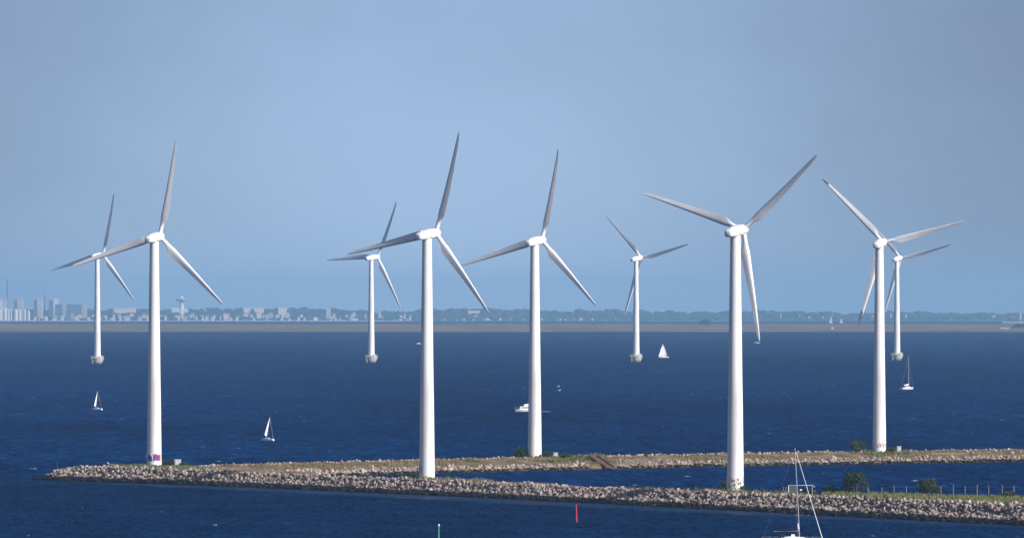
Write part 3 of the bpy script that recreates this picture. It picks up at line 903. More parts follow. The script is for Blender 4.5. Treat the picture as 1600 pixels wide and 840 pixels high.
def sailboat(label, px, py, rz, Lh, mast, main=None, jib=None, heel=0.0, cat="sailboat", hullm=None, bundle=False, name="sailboat", group=None, d=None, spreader=False, person=False):
    d = d or dist_water(py); k = F / d
    t = empty(name, (X_at(px, d), d, sea_z(d)))
    t.rotation_euler = (Matrix.Rotation(rz, 3, 'Z') @ Matrix.Rotation(heel, 3, 'X')).to_euler()
    tag(t, label, cat, group)
    B = Lh * 0.31; fb = Lh * 0.085 + 0.15
    hull_mb(Lh, B, fb, draft=Lh * 0.05).build("hull", hullm or M_HULLW, t, smooth=True)
    mx = Lh * 0.10
    mb = MB(); mb.box((mx - Lh * 0.12, 0, fb + 0.06 + Lh * 0.02), (Lh * 0.36, B * 0.5, 0.12 + Lh * 0.05), 0, 0, 0.8); cb = mb.build("cabin", M_HULLW, t)
    mb = MB()
    for sgn in (-1, 1): mb.box((mx - Lh * 0.12, sgn * B * 0.238, fb + 0.10 + Lh * 0.022), (Lh * 0.24, 0.02, 0.04 + Lh * 0.014))
    mb.build("cabin_window", M_GLASSD, cb)
    mb = MB(); mb.tube([(mx, 0, fb), (mx - 0.02 * mast, 0, mast)], [0.03 + 0.005 * mast, 0.02 + 0.003 * mast], 8); ms = mb.build("mast", M_MAST, t, smooth=True)
    mb = MB(); bz = fb + 0.35 + Lh * 0.06
    swing = main if main is not None else 0.0
    bl = Lh * 0.40
    clew = (mx - 0.05 - bl * math.cos(swing), bl * math.sin(swing), bz)
    mb.tube([(mx - 0.05, 0, bz), clew], 0.03 + 0.004 * Lh, 6); bm_ = mb.build("boom", M_MAST, t, smooth=True)
    mb = MB()
    top = (mx - 0.02 * mast, 0, mast * 0.98); wr = 0.012 + Lh * 0.0012
    mb.tube([(Lh * 0.47, 0, fb * 1.15), top], wr, 4); mb.tube([(-Lh * 0.48, 0, fb), top], wr, 4)
    for sgn in (-1, 1): mb.tube([(mx - 0.1, sgn * B * 0.44, fb), top], wr, 4)
    mb.build("rigging", M_GALV, t)
    if spreader or mast > 9:
        mb = MB()
        for zz, wv in ((0.45, 0.9), (0.72, 0.65)): mb.tube([(mx - 0.02 * mast * zz, -wv * B * 0.33, mast * zz), (mx - 0.02 * mast * zz, wv * B * 0.33, mast * zz)], 0.03, 5)
        mb.build("spreader", M_MAST, ms)
    if main is not None:
        sail_mb((mx - 0.08, 0, bz + 0.08), (mx - 0.02 * mast - 0.06, 0, mast * 0.97), (clew[0], clew[1], clew[2] + 0.1), Lh * 0.05, roach=0.10, side=1 if swing >= 0 else -1).build("mainsail", M_SAIL, t, smooth='all')
    if jib is not None:
        jl = Lh * 0.40
        sail_mb((Lh * 0.46, 0, fb * 1.2 + 0.1), (mx + 0.12, 0, mast * 0.86), (Lh * 0.46 - jl * math.cos(jib), jl * math.sin(jib), fb + 0.35), Lh * 0.05, side=1 if jib >= 0 else -1).build("jib", M_SAIL, t, smooth='all')
    if bundle:
        mb = MB(); mb.tube([(mx - 0.1, 0, bz + 0.55), (mx - 0.5, 0, bz + 0.45), (mx - bl * 0.5, 0, bz + 0.28), (mx - bl * 0.95, 0, bz + 0.16)], [0.16, 0.30, 0.24, 0.12], 8); mb.build("sail_bundle", M_SAIL, bm_, smooth=True)
    mb = MB(); mb.box((-Lh * 0.49, 0, 0.0), (0.06, B * 0.2, fb * 1.5)); mb.build("rudder", M_HULLW, t)
    if person:
        p = empty("person", (0, 0, 0)); 
        bpy.data.objects.remove(p)
    return t

sailboat("small white sailing dinghy with one tall narrow sail, left of the graffitied turbine", 150.5, 640.2, math.radians(152), 4.6, 6.9, main=math.radians(76), heel=math.radians(11))
sailboat("small white sailing dinghy with a bellied narrow sail, between the two left breakwater turbines", 417, 688, math.radians(150), 4.2, 7.0, main=math.radians(77), heel=math.radians(17))
sailboat("white sailboat with two full triangular sails near an offshore turbine's foot", 1036.5, 558.5, math.radians(206), 7.6, 9.6, main=math.radians(18), jib=math.radians(14))
sailboat("white sailing yacht with bare mast and a white sail bundled on its boom", 1418, 608, math.radians(46), 8.2, 14.6, bundle=True, spreader=True)
dfar = 15300.0
sailboat("taller of two pale distant sails beyond the brown island", 1299, 0, math.radians(176), 9.0, 15.5, main=math.radians(12), jib=math.radians(10), d=dfar)
sailboat("shorter of two pale distant sails beyond the brown island, on the right", 1315, 0, math.radians(172), 8.0, 12.0, main=math.radians(8), jib=math.radians(10), d=dfar + 250)

def motorboat(label, px, py, rz, Lh, fly=True, name="motorboat"):
    d = dist_water(py)
    t = empty(name, (X_at(px, d), d, sea_z(d)), rz); tag(t, label, "motorboat")
    B = Lh * 0.34; fb = Lh * 0.13
    hull_mb(Lh, B, fb, draft=Lh * 0.05, stern=0.9).build("hull", M_HULLW, t, smooth=True)
    mb = MB(); mb.box((-Lh * 0.02, 0, fb + Lh * 0.07), (Lh * 0.52, B * 0.72, Lh * 0.14), 0, 0, 0.86); cb = mb.build("cabin", M_HULLW, t)
    mb = MB()
    for sgn in (-1, 1): mb.box((-Lh * 0.02, sgn * B * 0.343, fb + Lh * 0.075), (Lh * 0.40, 0.05, Lh * 0.055))
    mb.box((Lh * 0.235, 0, fb + Lh * 0.085), (0.12, B * 0.55, Lh * 0.05)); mb.build("cabin_window", M_GLASSD, cb)
    if fly:
        mb = MB(); mb.box((-Lh * 0.12, 0, fb + Lh * 0.20), (Lh * 0.26, B * 0.6, Lh * 0.10), 0, 0, 0.85); mb.build("flybridge", M_HULLW, t)
        mb = MB(); mb.tube([(-Lh * 0.2, 0, fb + Lh * 0.2), (-Lh * 0.22, 0, fb + Lh * 0.42)], 0.03, 5); mb.build("aerial", M_GALV, t)
    mb = MB()
    rail = [(Lh * (0.47 - 0.02 * i), B * 0.47 * min(1, 0.15 + i * 0.11), fb * 1.2 + 0.45) for i in range(9)]
    for sgn in (-1, 1):
        mb.tube([(x, y * sgn, z) for x, y, z in rail], 0.025, 5)
        for x, y, z in rail[::3]: mb.tube([(x, y * sgn, z - 0.5), (x, y * sgn, z)], 0.02, 4)
    mb.build("bow_rail", M_GALV, t)
    return t
motorboat("white cabin cruiser passing behind the foot of the bush-side turbine, dark windows", 818.5, 642.8, math.radians(197), 7.0)
motorboat("tiny white motorboat below the nearest turbine's hanging blade tip", 1182.5, 536.6, math.radians(165), 5.6, False)
motorboat("faint tiny boat on the sea beside the plain-footed turbine's tower", 654, 537.2, math.radians(10), 4.2, False)

# foam of the cruiser's wake, churned water standing a hand above the sea
d_ = dist_water(642.5); mb = MB(); rings = []
for i in range(18):
    u = i / 17.0; x = X_at(846, d_) + u * 3.6; hh = 0.16 * math.sin(math.pi * min(1, u + 0.05)) * (0.6 + 0.4 * math.sin(i * 2.3)) + 0.02
    rings.append([(x, d_ - 1.2, sea_z(d_) - 0.1), (x, d_ - 0.4, sea_z(d_) + hh), (x, d_ + 0.6, sea_z(d_) + hh * 0.7), (x, d_ + 1.4, sea_z(d_) - 0.1)])
mb.loft(rings)
tag(mb.build("wake_foam", mat_plain("foam", (0.35, 0.45, 0.58), 0.9, 0.1, 0.35, 3.0), smooth=True), "pale foam streak of the cruiser's wake on the dark sea", "foam", kind="stuff")

# yacht at the bottom edge of the picture
def yacht():
    d = 1217.0; k = F / d
    t = empty("sailing_yacht", (X_at(1240, d), d, sea_z(d)), math.radians(-6))
    tag(t, "white yacht with furled headsail and navy boom cover at the photo's bottom edge", "sailing yacht")
    Lh, B, fb = 10.4, 3.3, 1.15
    hull_mb(Lh, B, fb, draft=0.4, bow_rise=0.25).build("hull", M_HULLW, t, smooth=True)
    mx = 0.95
    mb = MB(); rings = []
    for x, w, h in ((-2.2, 0.95, 0.55), (-1.9, 1.05, 0.78), (-0.2, 1.1, 0.86), (1.6, 0.9, 0.70), (2.6, 0.6, 0.35), (3.1, 0.35, 0.05)):
        rings.append([(x, yy * w, fb + zz * h) for yy, zz in ((1, -0.1), (0.95, 0.6), (0.7, 1), (-0.7, 1), (-0.95, 0.6), (-1, -0.1))])
    mb.loft(rings); cb = mb.build("cabin", M_HULLW, t, smooth=True)
    mb = MB()
    for sgn in (-1, 1): mb.box((-0.3, sgn * 1.07, fb + 0.42), (2.4, 0.04, 0.2))
    mb.build("cabin_window", M_GLASSD, cb)
    mb = MB(); mb.box((-0.1, 0.25, fb + 1.02), (0.6, 0.6, 0.34), 0, 0, 0.8); mb.build("hatch", M_HULLW, cb)
    mh = 16.0
    mtop = (mx - 0.72, 0, mh)
    mb = MB(); mb.tube([(mx, 0, fb + 0.4), (mx - 0.30, 0, mh * 0.5), mtop], [0.06, 0.055, 0.04], 10); ms = mb.build("mast", M_MAST, t, smooth=True)
    mb = MB()
    for z, w in ((7.1, 0.8), (11.9, 0.55)):
        mb.tube([(mx - 0.72 * z / mh, -w, z), (mx - 0.72 * z / mh, w, z)], 0.022, 6)
    mb.build("spreader", M_MAST, ms)
    mb = MB(); mb.tube([(4.55, 0, fb + 0.55), (mtop[0] + 0.25, 0, mh - 0.9)], [0.065, 0.035], 8); mb.tube([(4.62, 0, fb + 0.2), (4.55, 0, fb + 0.56)], 0.14, 8)
    mb.build("furled_headsail", M_SAIL, t, smooth=True)
    mb = MB()
    for p in ((-5.0, 0, fb), (mx - 0.2, 1.45, fb), (mx - 0.2, -1.45, fb)): mb.tube([p, mtop], 0.006, 4)
    mb.build("rigging", M_GALV, t)
    mb = MB(); mb.tube([(mx - 0.1, 0, fb + 1.75), (mx - 4.1, 0, fb + 1.62)], 0.07, 8); bm_ = mb.build("boom", M_MAST, t, smooth=True)
    mb = MB(); mb.tube([(mx - 0.25, 0, fb + 2.15), (mx - 0.5, 0, fb + 2.02), (mx - 2, 0, fb + 1.88), (mx - 4.0, 0, fb + 1.75)], [0.10, 0.27, 0.21, 0.1], 10); mb.build("boom_cover", M_NAVY, bm_, smooth=True)
    mb = MB(); mb.tube([(mx - 0.16, 0, fb + 2.0), (mx - 0.28, 0, fb + 2.9)], [0.16, 0.07], 8); mb.build("sail_head", M_SAIL, ms, smooth=True)
    mb = MB(); rings = []
    for x, h in ((-2.6, 0.55), (-2.3, 1.15), (-1.5, 1.3), (-1.05, 0.9)):
        rings.append([(x, 1.05 * math.cos(a), fb + h * math.sin(a) * 0.95) for a in [math.pi * i / 8 for i in range(9)]])
    mb.loft(rings); mb.build("sprayhood", M_NAVY, t, smooth=True)
    mb = MB()
    for i in range(9):
        x = -5.0 + i * 1.15; w = B * 0.46 if i < 6 else B * 0.46 * (1 - ((i - 5) / 4.2) ** 2)
        for sgn in (-1, 1): mb.tube([(x, sgn * w, fb), (x, sgn * w, fb + 0.75)], 0.018, 5)
    for sgn in (-1, 1): mb.tube([(-5.0 + i * 1.15, sgn * (B * 0.46 if i < 6 else B * 0.46 * (1 - ((i - 5) / 4.2) ** 2)), fb + 0.75) for i in range(9)], 0.012, 4)
    mb.build("guard_rail", M_GALV, t)
    return t
YACHT = yacht()

# ---------------------------------------------------------------- buoys
def spar_buoy(label, px, top_py, base_py, mat, d=None, lean=0.03):
    d = d or dist_water(base_py); k = F / d
    h = Z_at(top_py, d) - sea_z(d)
    t = empty("spar_buoy", (X_at(px, d), d, sea_z(d))); t.rotation_euler = (0, -lean, 0); tag(t, label, "buoy")
    mb = MB(); mb.lathe([(0.12, -1.0), (0.145, 0.0), (0.14, h * 0.30), (0.115, h * 0.36), (0.10, h * 0.84), (0.04, h * 0.86)], 16); mb.build("spar", mat, t, smooth=True)
    return t, h
b, h = spar_buoy("red spar buoy floating in front of the near breakwater", 901, 787.5, 815, M_RED)
mb = MB(); mb.lathe([(0.06, h * 0.84), (0.05, h * 0.88), (0.13, h * 0.885), (0.13, h * 0.985), (0.04, h)], 16); mb.build("topmark", M_RED, b, smooth=True)
b, h = spar_buoy("slim green spar buoy with pale top cut off by the bottom edge", 685, 817.5, 0, M_GREEN, d=1255.0, lean=-0.03)
mb = MB(); mb.lathe([(0.06, h * 0.84), (0.07, h * 0.90), (0.17, h * 0.905), (0.03, h)], 16); mb.build("topmark", M_SAIL, b, smooth=True)

# ---------------------------------------------------------------- gulls
def gull(label, loc, rz, flying, sc=1.0):
    t = empty("gull", loc, rz); tag(t, label, "gull"); t.scale = (sc, sc, sc)
    mb = MB()
    if flying:
        mb.tube([(-0.30, 0, 0), (-0.12, 0, 0.02), (0.08, 0, 0.03), (0.22, 0, 0.04), (0.30, 0, 0.045)], [0.02, 0.07, 0.085, 0.055, 0.015], 10)
        mb.box((-0.33, 0, 0), (0.14, 0.12, 0.02))
    else:
        mb.tube([(-0.26, 0, 0.20), (-0.10, 0, 0.26), (0.06, 0, 0.34), (0.13, 0, 0.45), (0.18, 0, 0.52), (0.24, 0, 0.53)], [0.03, 0.10, 0.11, 0.07, 0.065, 0.02], 10)
        mb.tube([(0.0, -0.04, 0.25), (0.0, -0.04, 0.0)], 0.012, 5); mb.tube([(0.0, 0.04, 0.25), (0.0, 0.04, 0.0)], 0.012, 5)
    mb.build("body", M_FEATHER, t, smooth=True)
    for sgn in (-1, 1):
        mb = MB()
        if flying:
            pts = [(0.08, 0.05), (0.13, 0.32), (0.02, 0.68), (-0.10, 0.42), (-0.10, 0.06)]; zz = [0.03, 0.16, 0.22, 0.14, 0.03]
            vs = [(x, y * sgn, z) for (x, y), z in zip(pts, zz)] + [(x, y * sgn, z + 0.015) for (x, y), z in zip(pts, zz)]
            fs = [(0, 1, 2, 3, 4), (9, 8, 7, 6, 5)] + [(i, i + 5, (i + 1) % 5 + 5, (i + 1) % 5) for i in range(5)]
            mb.add(vs, fs); mb.build("wing", M_FEATHER, t)
        else:
            mb.tube([(0.05, sgn * 0.085, 0.33), (-0.12, sgn * 0.09, 0.27), (-0.36, sgn * 0.03, 0.17)], [0.05, 0.055, 0.012], 8); mb.build("wing", M_FEATHG, t, smooth=True)
    mb = MB()
    if flying: mb.tube([(0.29, 0, 0.045), (0.36, 0, 0.035)], [0.016, 0.004], 6)
    else: mb.tube([(0.23, 0, 0.53), (0.31, 0, 0.515)], [0.018, 0.005], 6)
    mb.build("beak", M_BEAK, t)
    return t
dg = 2500.0
gull("upper of two white gulls gliding low over the sea right of the bush-side turbine", (X_at(872, dg), dg, Z_at(603.5, dg)), 2.6, True, 1.4)
gull("lower of two white gulls gliding over the sea right of the bush-side turbine", (X_at(873.6, dg), dg, Z_at(609.7, dg)), 2.4, True, 1.4)
tt, qq = 0, 0
px_g = 168.5
for t_ in np.linspace(0, front.L * 0.4, 400):
    x, y = front.pt(t_, 5.5)
    if 800 + x * F / y >= px_g: break
gull("white gull standing on the stones near the breakwater's tip", (float(x), float(y), float(f_z(t_, 5.5)) + 0.55), 3.6, False, 1.35)

# ---------------------------------------------------------------- bushes
def bush(label, px, base_py, d, w, h, mat, n=1500, leaf=0.19, name="bush", group=None, z0=None):
    x, z = X_at(px, d), (Z_at(base_py, d) if z0 is None else z0)
    h *= 1.15; w *= 1.1; n = int(n * 1.5)
    t = empty(name, (x, d, z - 0.15)); tag(t, label, "bush", group)
    lobes = []
    for i in range(14):          # a dome of overlapping clumps, wider at the foot
        u = rng.uniform(-1, 1); v = rng.uniform(0.12, 0.72)
        sp = w * 0.36 * math.sqrt(max(0.05, 1 - (v / 0.85) ** 2))
        lobes.append((u * sp, rng.uniform(-1, 1) * sp, h * v, w * rng.uniform(0.13, 0.24), h * rng.uniform(0.14, 0.25)))
    Vv, Fv, k = [], [], 0
    for i in range(n):
        lx, ly, lz, lr, lh = lobes[i % len(lobes)]
        v = rng.normal(0, 1, 3); v /= np.linalg.norm(v); rr = rng.uniform(0.45, 1.08)
        c = np.array([lx + v[0] * lr * rr, ly + v[1] * lr * rr, max(0.08, lz + v[2] * lh * rr)])
        a = rng.normal(0, 1, 3); a /= np.linalg.norm(a); b_ = np.cross(a, rng.normal(0, 1, 3)); b_ /= np.linalg.norm(b_)
        s_ = leaf * rng.uniform(0.5, 1.25)
        Vv += [c - a * s_, c + b_ * s_ * 0.5, c + a * s_, c - b_ * s_ * 0.5]; Fv.append((k, k + 1, k + 2, k + 3)); k += 4
    mesh_np("foliage", np.array(Vv), np.array(Fv), mat, t)
    mb = MB()
    for i in range(5):
        lx, ly, lz, lr, lh = lobes[i]
        mb.tube([(0.1 * rng.normal(), 0.1 * rng.normal(), -0.2), (lx * 0.5, ly * 0.5, lz * 0.5), (lx, ly, lz)], [0.07, 0.05, 0.02], 6)
    mb.build("stem", M_BARK, t)
    return t
bush("round dark green bush left of the tower foot on the far breakwater", 812, 714, 1796, 4.4, 3.1, M_LEAF)
bush("low olive bush left of the dark red graffiti turbine's foot", 1341, 705, 1858, 4.6, 2.8, M_LEAF2)
bush("biggest dark green bush by the fence on the near breakwater", 1336, 769, 1440, 5.0, 4.2, M_LEAF, 2200)
bush("squat olive bush in the middle of the fence line, rounded top", 1450, 771, 1425, 4.4, 3.0, M_LEAF2, 1700)
bush("low dark bush left of the biggest fence-side bush", 1298, 770, 1443, 3.0, 1.7, M_LEAF, 700)
bush("dark bush at the right side of the nearest turbine's foot", 1165, 769, 1462, 2.2, 1.5, M_LEAF, 600)
bush("dark thin bush at the left side of the nearest turbine's foot", 1133, 766, 1475, 2.4, 2.2, M_LEAF, 500)
bush("small lone upright bush on the far breakwater's crest", 1011, 711, 1806, 1.3, 1.5, M_LEAF, 300, 0.14)
bush("low dark green bush behind the graffitied turbine's foot", 262, 727, 1695, 4.2, 1.6, M_LEAF, 700)
bush("low green bush right of the grey cabinet near the breakwater's tip", 289, 729, 1690, 3.4, 1.1, M_LEAF2, 500)
bush("dark low bush in the shade left of the plain-footed turbine", 648, 743.5, 1606, 3.2, 1.0, M_LEAF, 500)
bush("dark low scrub right of the bush-side turbine's foot", 856, 712, 1795, 3.4, 1.3, M_LEAF, 500)
bush("green scrub beyond the grey cabinet beside the bush-side turbine", 884, 713.5, 1790, 3.6, 1.0, M_LEAF2, 500)
bush("low scrub between the dark red graffiti turbine and its grey cabinet", 1391, 704, 1860, 2.4, 1.1, M_LEAF, 400)
bush("low weedy bush at the far right end of the fence", 1575, 774, 1405, 3.2, 1.2, M_LEAF2, 500)

# ---------------------------------------------------------------- cabinets, ramp, gate, fence, posts
def cabinet(label, px, base_py, d, w, h):
    t = empty("cabinet", (X_at(px, d), d, Z_at(base_py, d) - 0.1), 0.35); tag(t, label, "cabinet")
    mb = MB(); mb.box((0, 0, h / 2), (w, w * 0.8, h)); mb.build("body", M_CONC, t)
    mb = MB(); mb.box((0, 0, h + 0.05), (w + 0.16, w * 0.8 + 0.16, 0.10)); mb.build("lid", M_GALV, t)
    mb = MB(); mb.box((0, -w * 0.4 - 0.02, h * 0.48), (w * 0.8, 0.04, h * 0.8)); mb.build("door", M_GALV, t)
cabinet("pale grey cabinet in green scrub right of the graffitied turbine", 277, 725, 1693, 1.35, 1.15)
cabinet("grey cabinet in weeds right of the bush-side turbine's foot", 867, 713, 1796, 1.15, 1.0)
cabinet("tall narrow grey cabinet right of the dark red graffiti turbine", 1404, 706.5, 1862, 1.0, 1.55)

def ramp():
    # rusty slipway down the inner face of the far breakwater
    p0 = Vector((X_at(926, 1794), 1794, 0)); p1 = Vector((X_at(952, 1776), 1776, 0))
    p0.z = Z_at(716, p0.y); p1.z = Z_at(733.5, p1.y)
    t = empty("slipway", p1); tag(t, "rusty brown slipway running down the far breakwater into the inner pool", "slipway")
    dvec = p0 - p1; side = Vector((1.0, 0.35, 0)).normalized()
    def plank(w, th, lift, off):
        mb = MB(); vs = []
        for b_ in (Vector((0, 0, 0)) - dvec * 0.06, dvec):
            for sx in (-1, 1):
                for z in (0, th): vs.append(b_ + side * (off + sx * w / 2) + Vector((0, 0, lift + z)))
        mb.add(vs, [(0, 1, 3, 2), (4, 6, 7, 5), (0, 4, 5, 1), (2, 3, 7, 6), (1, 5, 7, 3), (0, 2, 6, 4)]); return mb
    plank(1.9, 0.12, 0.55, 0).build("deck", M_RUST, t)
    for s_ in (-1, 1): plank(0.14, 0.5, 0.42, s_ * 1.03).build("side_rail", M_RUST, t)
ramp()

dgt = 1444.0; kg = F / dgt
def gate():
    zb = Z_at(771, dgt)
    t = empty("gate", (X_at(1250, dgt), dgt, zb)); tag(t, "pale metal frame gate with mesh panel standing on the near breakwater behind the yacht's mast", "gate")
    xa, xb = (1232 - 1250) / kg, (1269 - 1250) / kg; top = Z_at(757.5, dgt) - zb
    for x in (xa, xb):
        mb = MB(); mb.tube([(x, 0, -0.6), (x, 0, top)], 0.07, 8); mb.build("post", M_HULLW if x == xa else M_GALV, t, smooth=True)
    mb = MB(); mb.tube([(xa, 0, top - 0.02), (xb + 0.1, 0, top - 0.02), (xb + 0.5, 0, top - 0.35)], 0.085, 8); mb.build("top_bar", M_GALV, t, smooth=True)
    mb = MB()
    for i in range(16):
        x = xa + 0.1 + i * 0.105; mb.tube([(x, 0, -0.2), (x, 0, top - 0.12)], 0.018, 4)
    for j in range(7): mb.tube([(xa + 0.1, 0, 0.05 + j * 0.2), (xa + 1.7, 0, 0.05 + j * 0.2)], 0.018, 4)
    mb.build("mesh_panel", M_WOODP, t)
    mb = MB(); mb.box((0.18, -0.05, top - 0.85), (0.42, 0.03, 0.26)); mb.build("sign_plate", M_HULLW, t)
    for x in (xa - 0.9, xa - 0.45):
        mb = MB(); mb.tube([(x, 0.1, -0.5), (x, 0.1, top - 0.25)], 0.04, 6); mb.build("post", M_GALV, t)
gate()
bush("dark scrub right of the pale frame gate", 1268, 771.5, 1447, 2.0, 1.2, M_LEAF, 350)

def fence():
    xsf = [(1308, 764, 1458), (1320, 759, 1456), (1338, 760, 1452), (1357, 759, 1448), (1378, 760, 1446), (1397, 757.5, 1443), (1416, 759, 1440), (1434, 757, 1437), (1452, 758, 1434), (1471, 759, 1431), (1490, 756.5, 1428), (1508, 758, 1426), (1527, 757, 1423), (1545, 757.5, 1420), (1566, 757, 1417), (1584, 758, 1414), (1602, 757, 1411)]
    x0, d0 = xsf[0][0], xsf[0][2]
    t = empty("fence", (X_at(x0, d0), d0, 2.9)); tag(t, "wire fence on thin posts along the grass of the near breakwater", "fence")
    org = Vector(t.location); tops = []
    for i, (px, py, d) in enumerate(xsf):
        x = X_at(px, d); zt = Z_at(py, d); tk, q = front.tq(x, d); zb = float(f_z(tk, q))
        mb = MB(); mb.tube([(x - org.x, d - org.y, zb - 0.4 - org.z), (x - org.x + rng.normal(0, 0.05), d - org.y, zt - org.z)], 0.055 if i % 3 else 0.075, 6)
        mb.build("post", M_WOODP, t)
        tops.append((x - org.x, d - org.y, zt - org.z, zb - org.z))
    mb = MB()
    for fz in (0.25, 0.5, 0.75, 0.95):
        mb.tube([(a, b_, zb + (zt - zb) * fz) for a, b_, zt, zb in tops], 0.012, 4)
    mb.build("wire", M_GALV, t)
fence()
t_ = empty("marker_pole", (X_at(89, 1672), 1672, 2.0)); tag(t_, "thin pole standing on the breakwater's far left tip", "pole")
mb = MB(); mb.tube([(0, 0, -1.2), (0.05, 0, Z_at(722, 1672) - 2.0)], 0.016, 6); mb.build("pole", M_WOODP, t_)
mb = MB(); mb.lathe([(0.02, 0), (0.07, 0.05), (0.07, 0.2), (0.02, 0.25)], 8, 0, (0.05, 0, Z_at(722, 1672) - 2.1)); mb.build("lamp", M_STEEL, t_)

# ---------------------------------------------------------------- the far shore
DC = 22300.0
def far_building(name, label, x0, x1, y0, y1, mat, cat="building", d=DC, depth=14, group=None, roof=None, windows=0, shade=None, y_foot=None):
    k = F / d; xc = X_at((x0 + x1) / 2, d); w = (x1 - x0) / k
    zt = Z_at(y0, d); zb = sea_z(d) + 1.5
    t = empty(name, (xc, d, zb)); tag(t, label, cat, group)
    h = zt - zb
    mb = MB(); mb.box((0, 0, h / 2), (w, depth, h)); wl = mb.build("wall", mat, t)
    if roof == 'gable':
        mb = MB(); a, b_, r = w / 2 + 0.5, depth / 2 + 0.5, min(4.5, w * 0.3)
        mb.add([(-a, -b_, h), (a, -b_, h), (a, b_, h), (-a, b_, h), (-a, 0, h + r), (a, 0, h + r)], [(0, 1, 5, 4), (2, 3, 4, 5), (0, 4, 3), (1, 2, 5), (0, 3, 2, 1)])
        mb.build("roof", M_BR, t)
    elif roof == 'flat':
        mb = MB(); mb.box((0, 0, h + 0.6), (w + 0.8, depth + 0.8, 1.2)); mb.box((w * 0.15, 0, h + 2.6), (w * 0.3, depth * 0.4, 2.8)); mb.build("roof", M_BG, t)
    if windows:
        mb = MB(); nrow = max(2, int(h / 6)); 
        for r in range(nrow):
            mb.box((0, -depth / 2 - 0.05, h * (r + 0.6) / nrow), (w * 0.86, 0.12, h / nrow * 0.32))
        mb.build("window_band", M_BWIN, wl)
    return t
FB = far_building
# chimney
mb = MB()
k_ = F / DC
t_ = empty("chimney", (X_at(11.5, DC), DC, sea_z(DC) + 2)); tag(t_, "tall thin blue-grey chimney at the far left of the distant city", "chimney")
hch = Z_at(434, DC) - sea_z(DC) - 2
mb.lathe([(2.6, 0), (1.9, hch * 0.8), (1.8, hch)], 16); mb.build("shaft", M_BD, t_, smooth=True)
mb = MB(); mb.lathe([(1.5, hch - 6), (2.3, hch - 6), (2.3, hch - 1), (1.5, hch - 1)], 16); mb.build("band", M_BG, t_)
FB("tower_block", "pale square block at the picture's left edge beside the thin chimney", 0, 4.5, 468, 482, M_BW, roof='flat')
FB("tower_block", "pale block directly left of the thin chimney", 5.5, 11, 467.5, 482, M_BW, roof='flat', windows=1)
FB("warehouse", "long white hall below the chimney at the left edge", -6, 12, 480, 492, M_BW, d=DC - 60)
for i, (a, b_, tp) in enumerate([(-3, 3, 484), (5, 10.5, 483.5), (11, 15, 484), (15.5, 19, 483), (21, 28, 483.5), (28.5, 33, 485), (36, 41, 484), (42, 47, 486)]):
    t_ = empty("silo", (X_at((a + b_) / 2, DC - 160), DC - 160, sea_z(DC) + 2)); tag(t_, "pale round silo in the row along the far left waterfront", "silo", "pale silos along the far left waterfront")
    hs = Z_at(tp, DC - 160) - sea_z(DC) - 2; r = (b_ - a) / 2 / k_
    mb = MB(); mb.lathe([(r, 0), (r, hs), (r * 0.6, hs + 1.5), (r * 0.1, hs + 2)], 16); mb.build("drum", M_BW if i % 3 else M_BC, t_, smooth=True)
FB("tower_block", "cream tower block right of the thin chimney", 28, 36, 467, 498, M_BC, roof='flat', windows=1)
FB("tower_block", "shaded left side of the cream tower block near the chimney, as a dark box", 22, 27, 468.5, 490, M_BD, d=DC + 120)  # dark box stands in for the cream tower's shaded side
FB("tower_block", "white tower block in the middle of the distant city's three high towers", 59, 67, 466, 486, M_BW, roof='flat', windows=1)
FB("tower_block", "shaded left side of the middle white tower block, as a dark box", 53, 58, 468, 488, M_BD, d=DC + 80)  # the white tower's side in shade, put in as a dark box
FB("mast_tower", "thin dark mast right of the middle white tower block", 68.4, 70.2, 460, 488, M_BD, d=DC + 90, depth=3)
FB("tower_block", "white-topped tower block right of the thin mast", 84, 91.5, 466.5, 482, M_BW, roof='flat')
FB("tower_block", "dark blue slim block left of the white-topped tower block", 76.5, 83, 468.5, 490, M_BD, d=DC + 70)
FB("office_block", "dark broad block below the white-topped tower block", 86, 97, 475, 494, M_BD, d=DC - 60, windows=1)
FB("office_block", "grey slab right of the dark broad block", 98, 103, 474, 492, M_BG)
FB("office_block", "long flat blue-grey block with pale band in the distant city", 104, 132, 475, 490, M_BD, d=DC + 60, windows=1)
FB("office_block", "pale grey slab at the right end of the long blue-grey block", 128, 136, 474, 491, M_BG, d=DC - 30, roof='flat')
FB("hall", "long pale hall right of the leftmost offshore turbine", 178, 212, 481, 486, M_BC, d=DC + 380, depth=40)
FB("tower_block", "slender white tower block standing alone left of the second offshore turbine", 510, 516.5, 479.5, 495, M_BW, roof='flat', windows=1)
FB("hall", "pale hall at the foot of the slender white tower block", 516, 523, 494, 498, M_BW)
FB("hall", "long reddish-white hall above the far wood right of the plain-footed turbine", 731, 750, 485, 489.5, M_BC, d=DC + 380)
FB("hall", "bright small white shed on the far shore below the reddish-white hall", 721, 726, 500, 503, M_BW, d=DC - 500)
FB("hall", "yellowish white block high on the skyline", 435, 448, 480, 485, M_BW, d=DC + 380)
FB("hall", "white row house block high on the skyline", 397, 412, 480.5, 485, M_BW, d=DC + 380)
FB("hall", "white block on the skyline beside the left-hand row", 381, 393, 480.5, 484, M_BW, d=DC + 390)

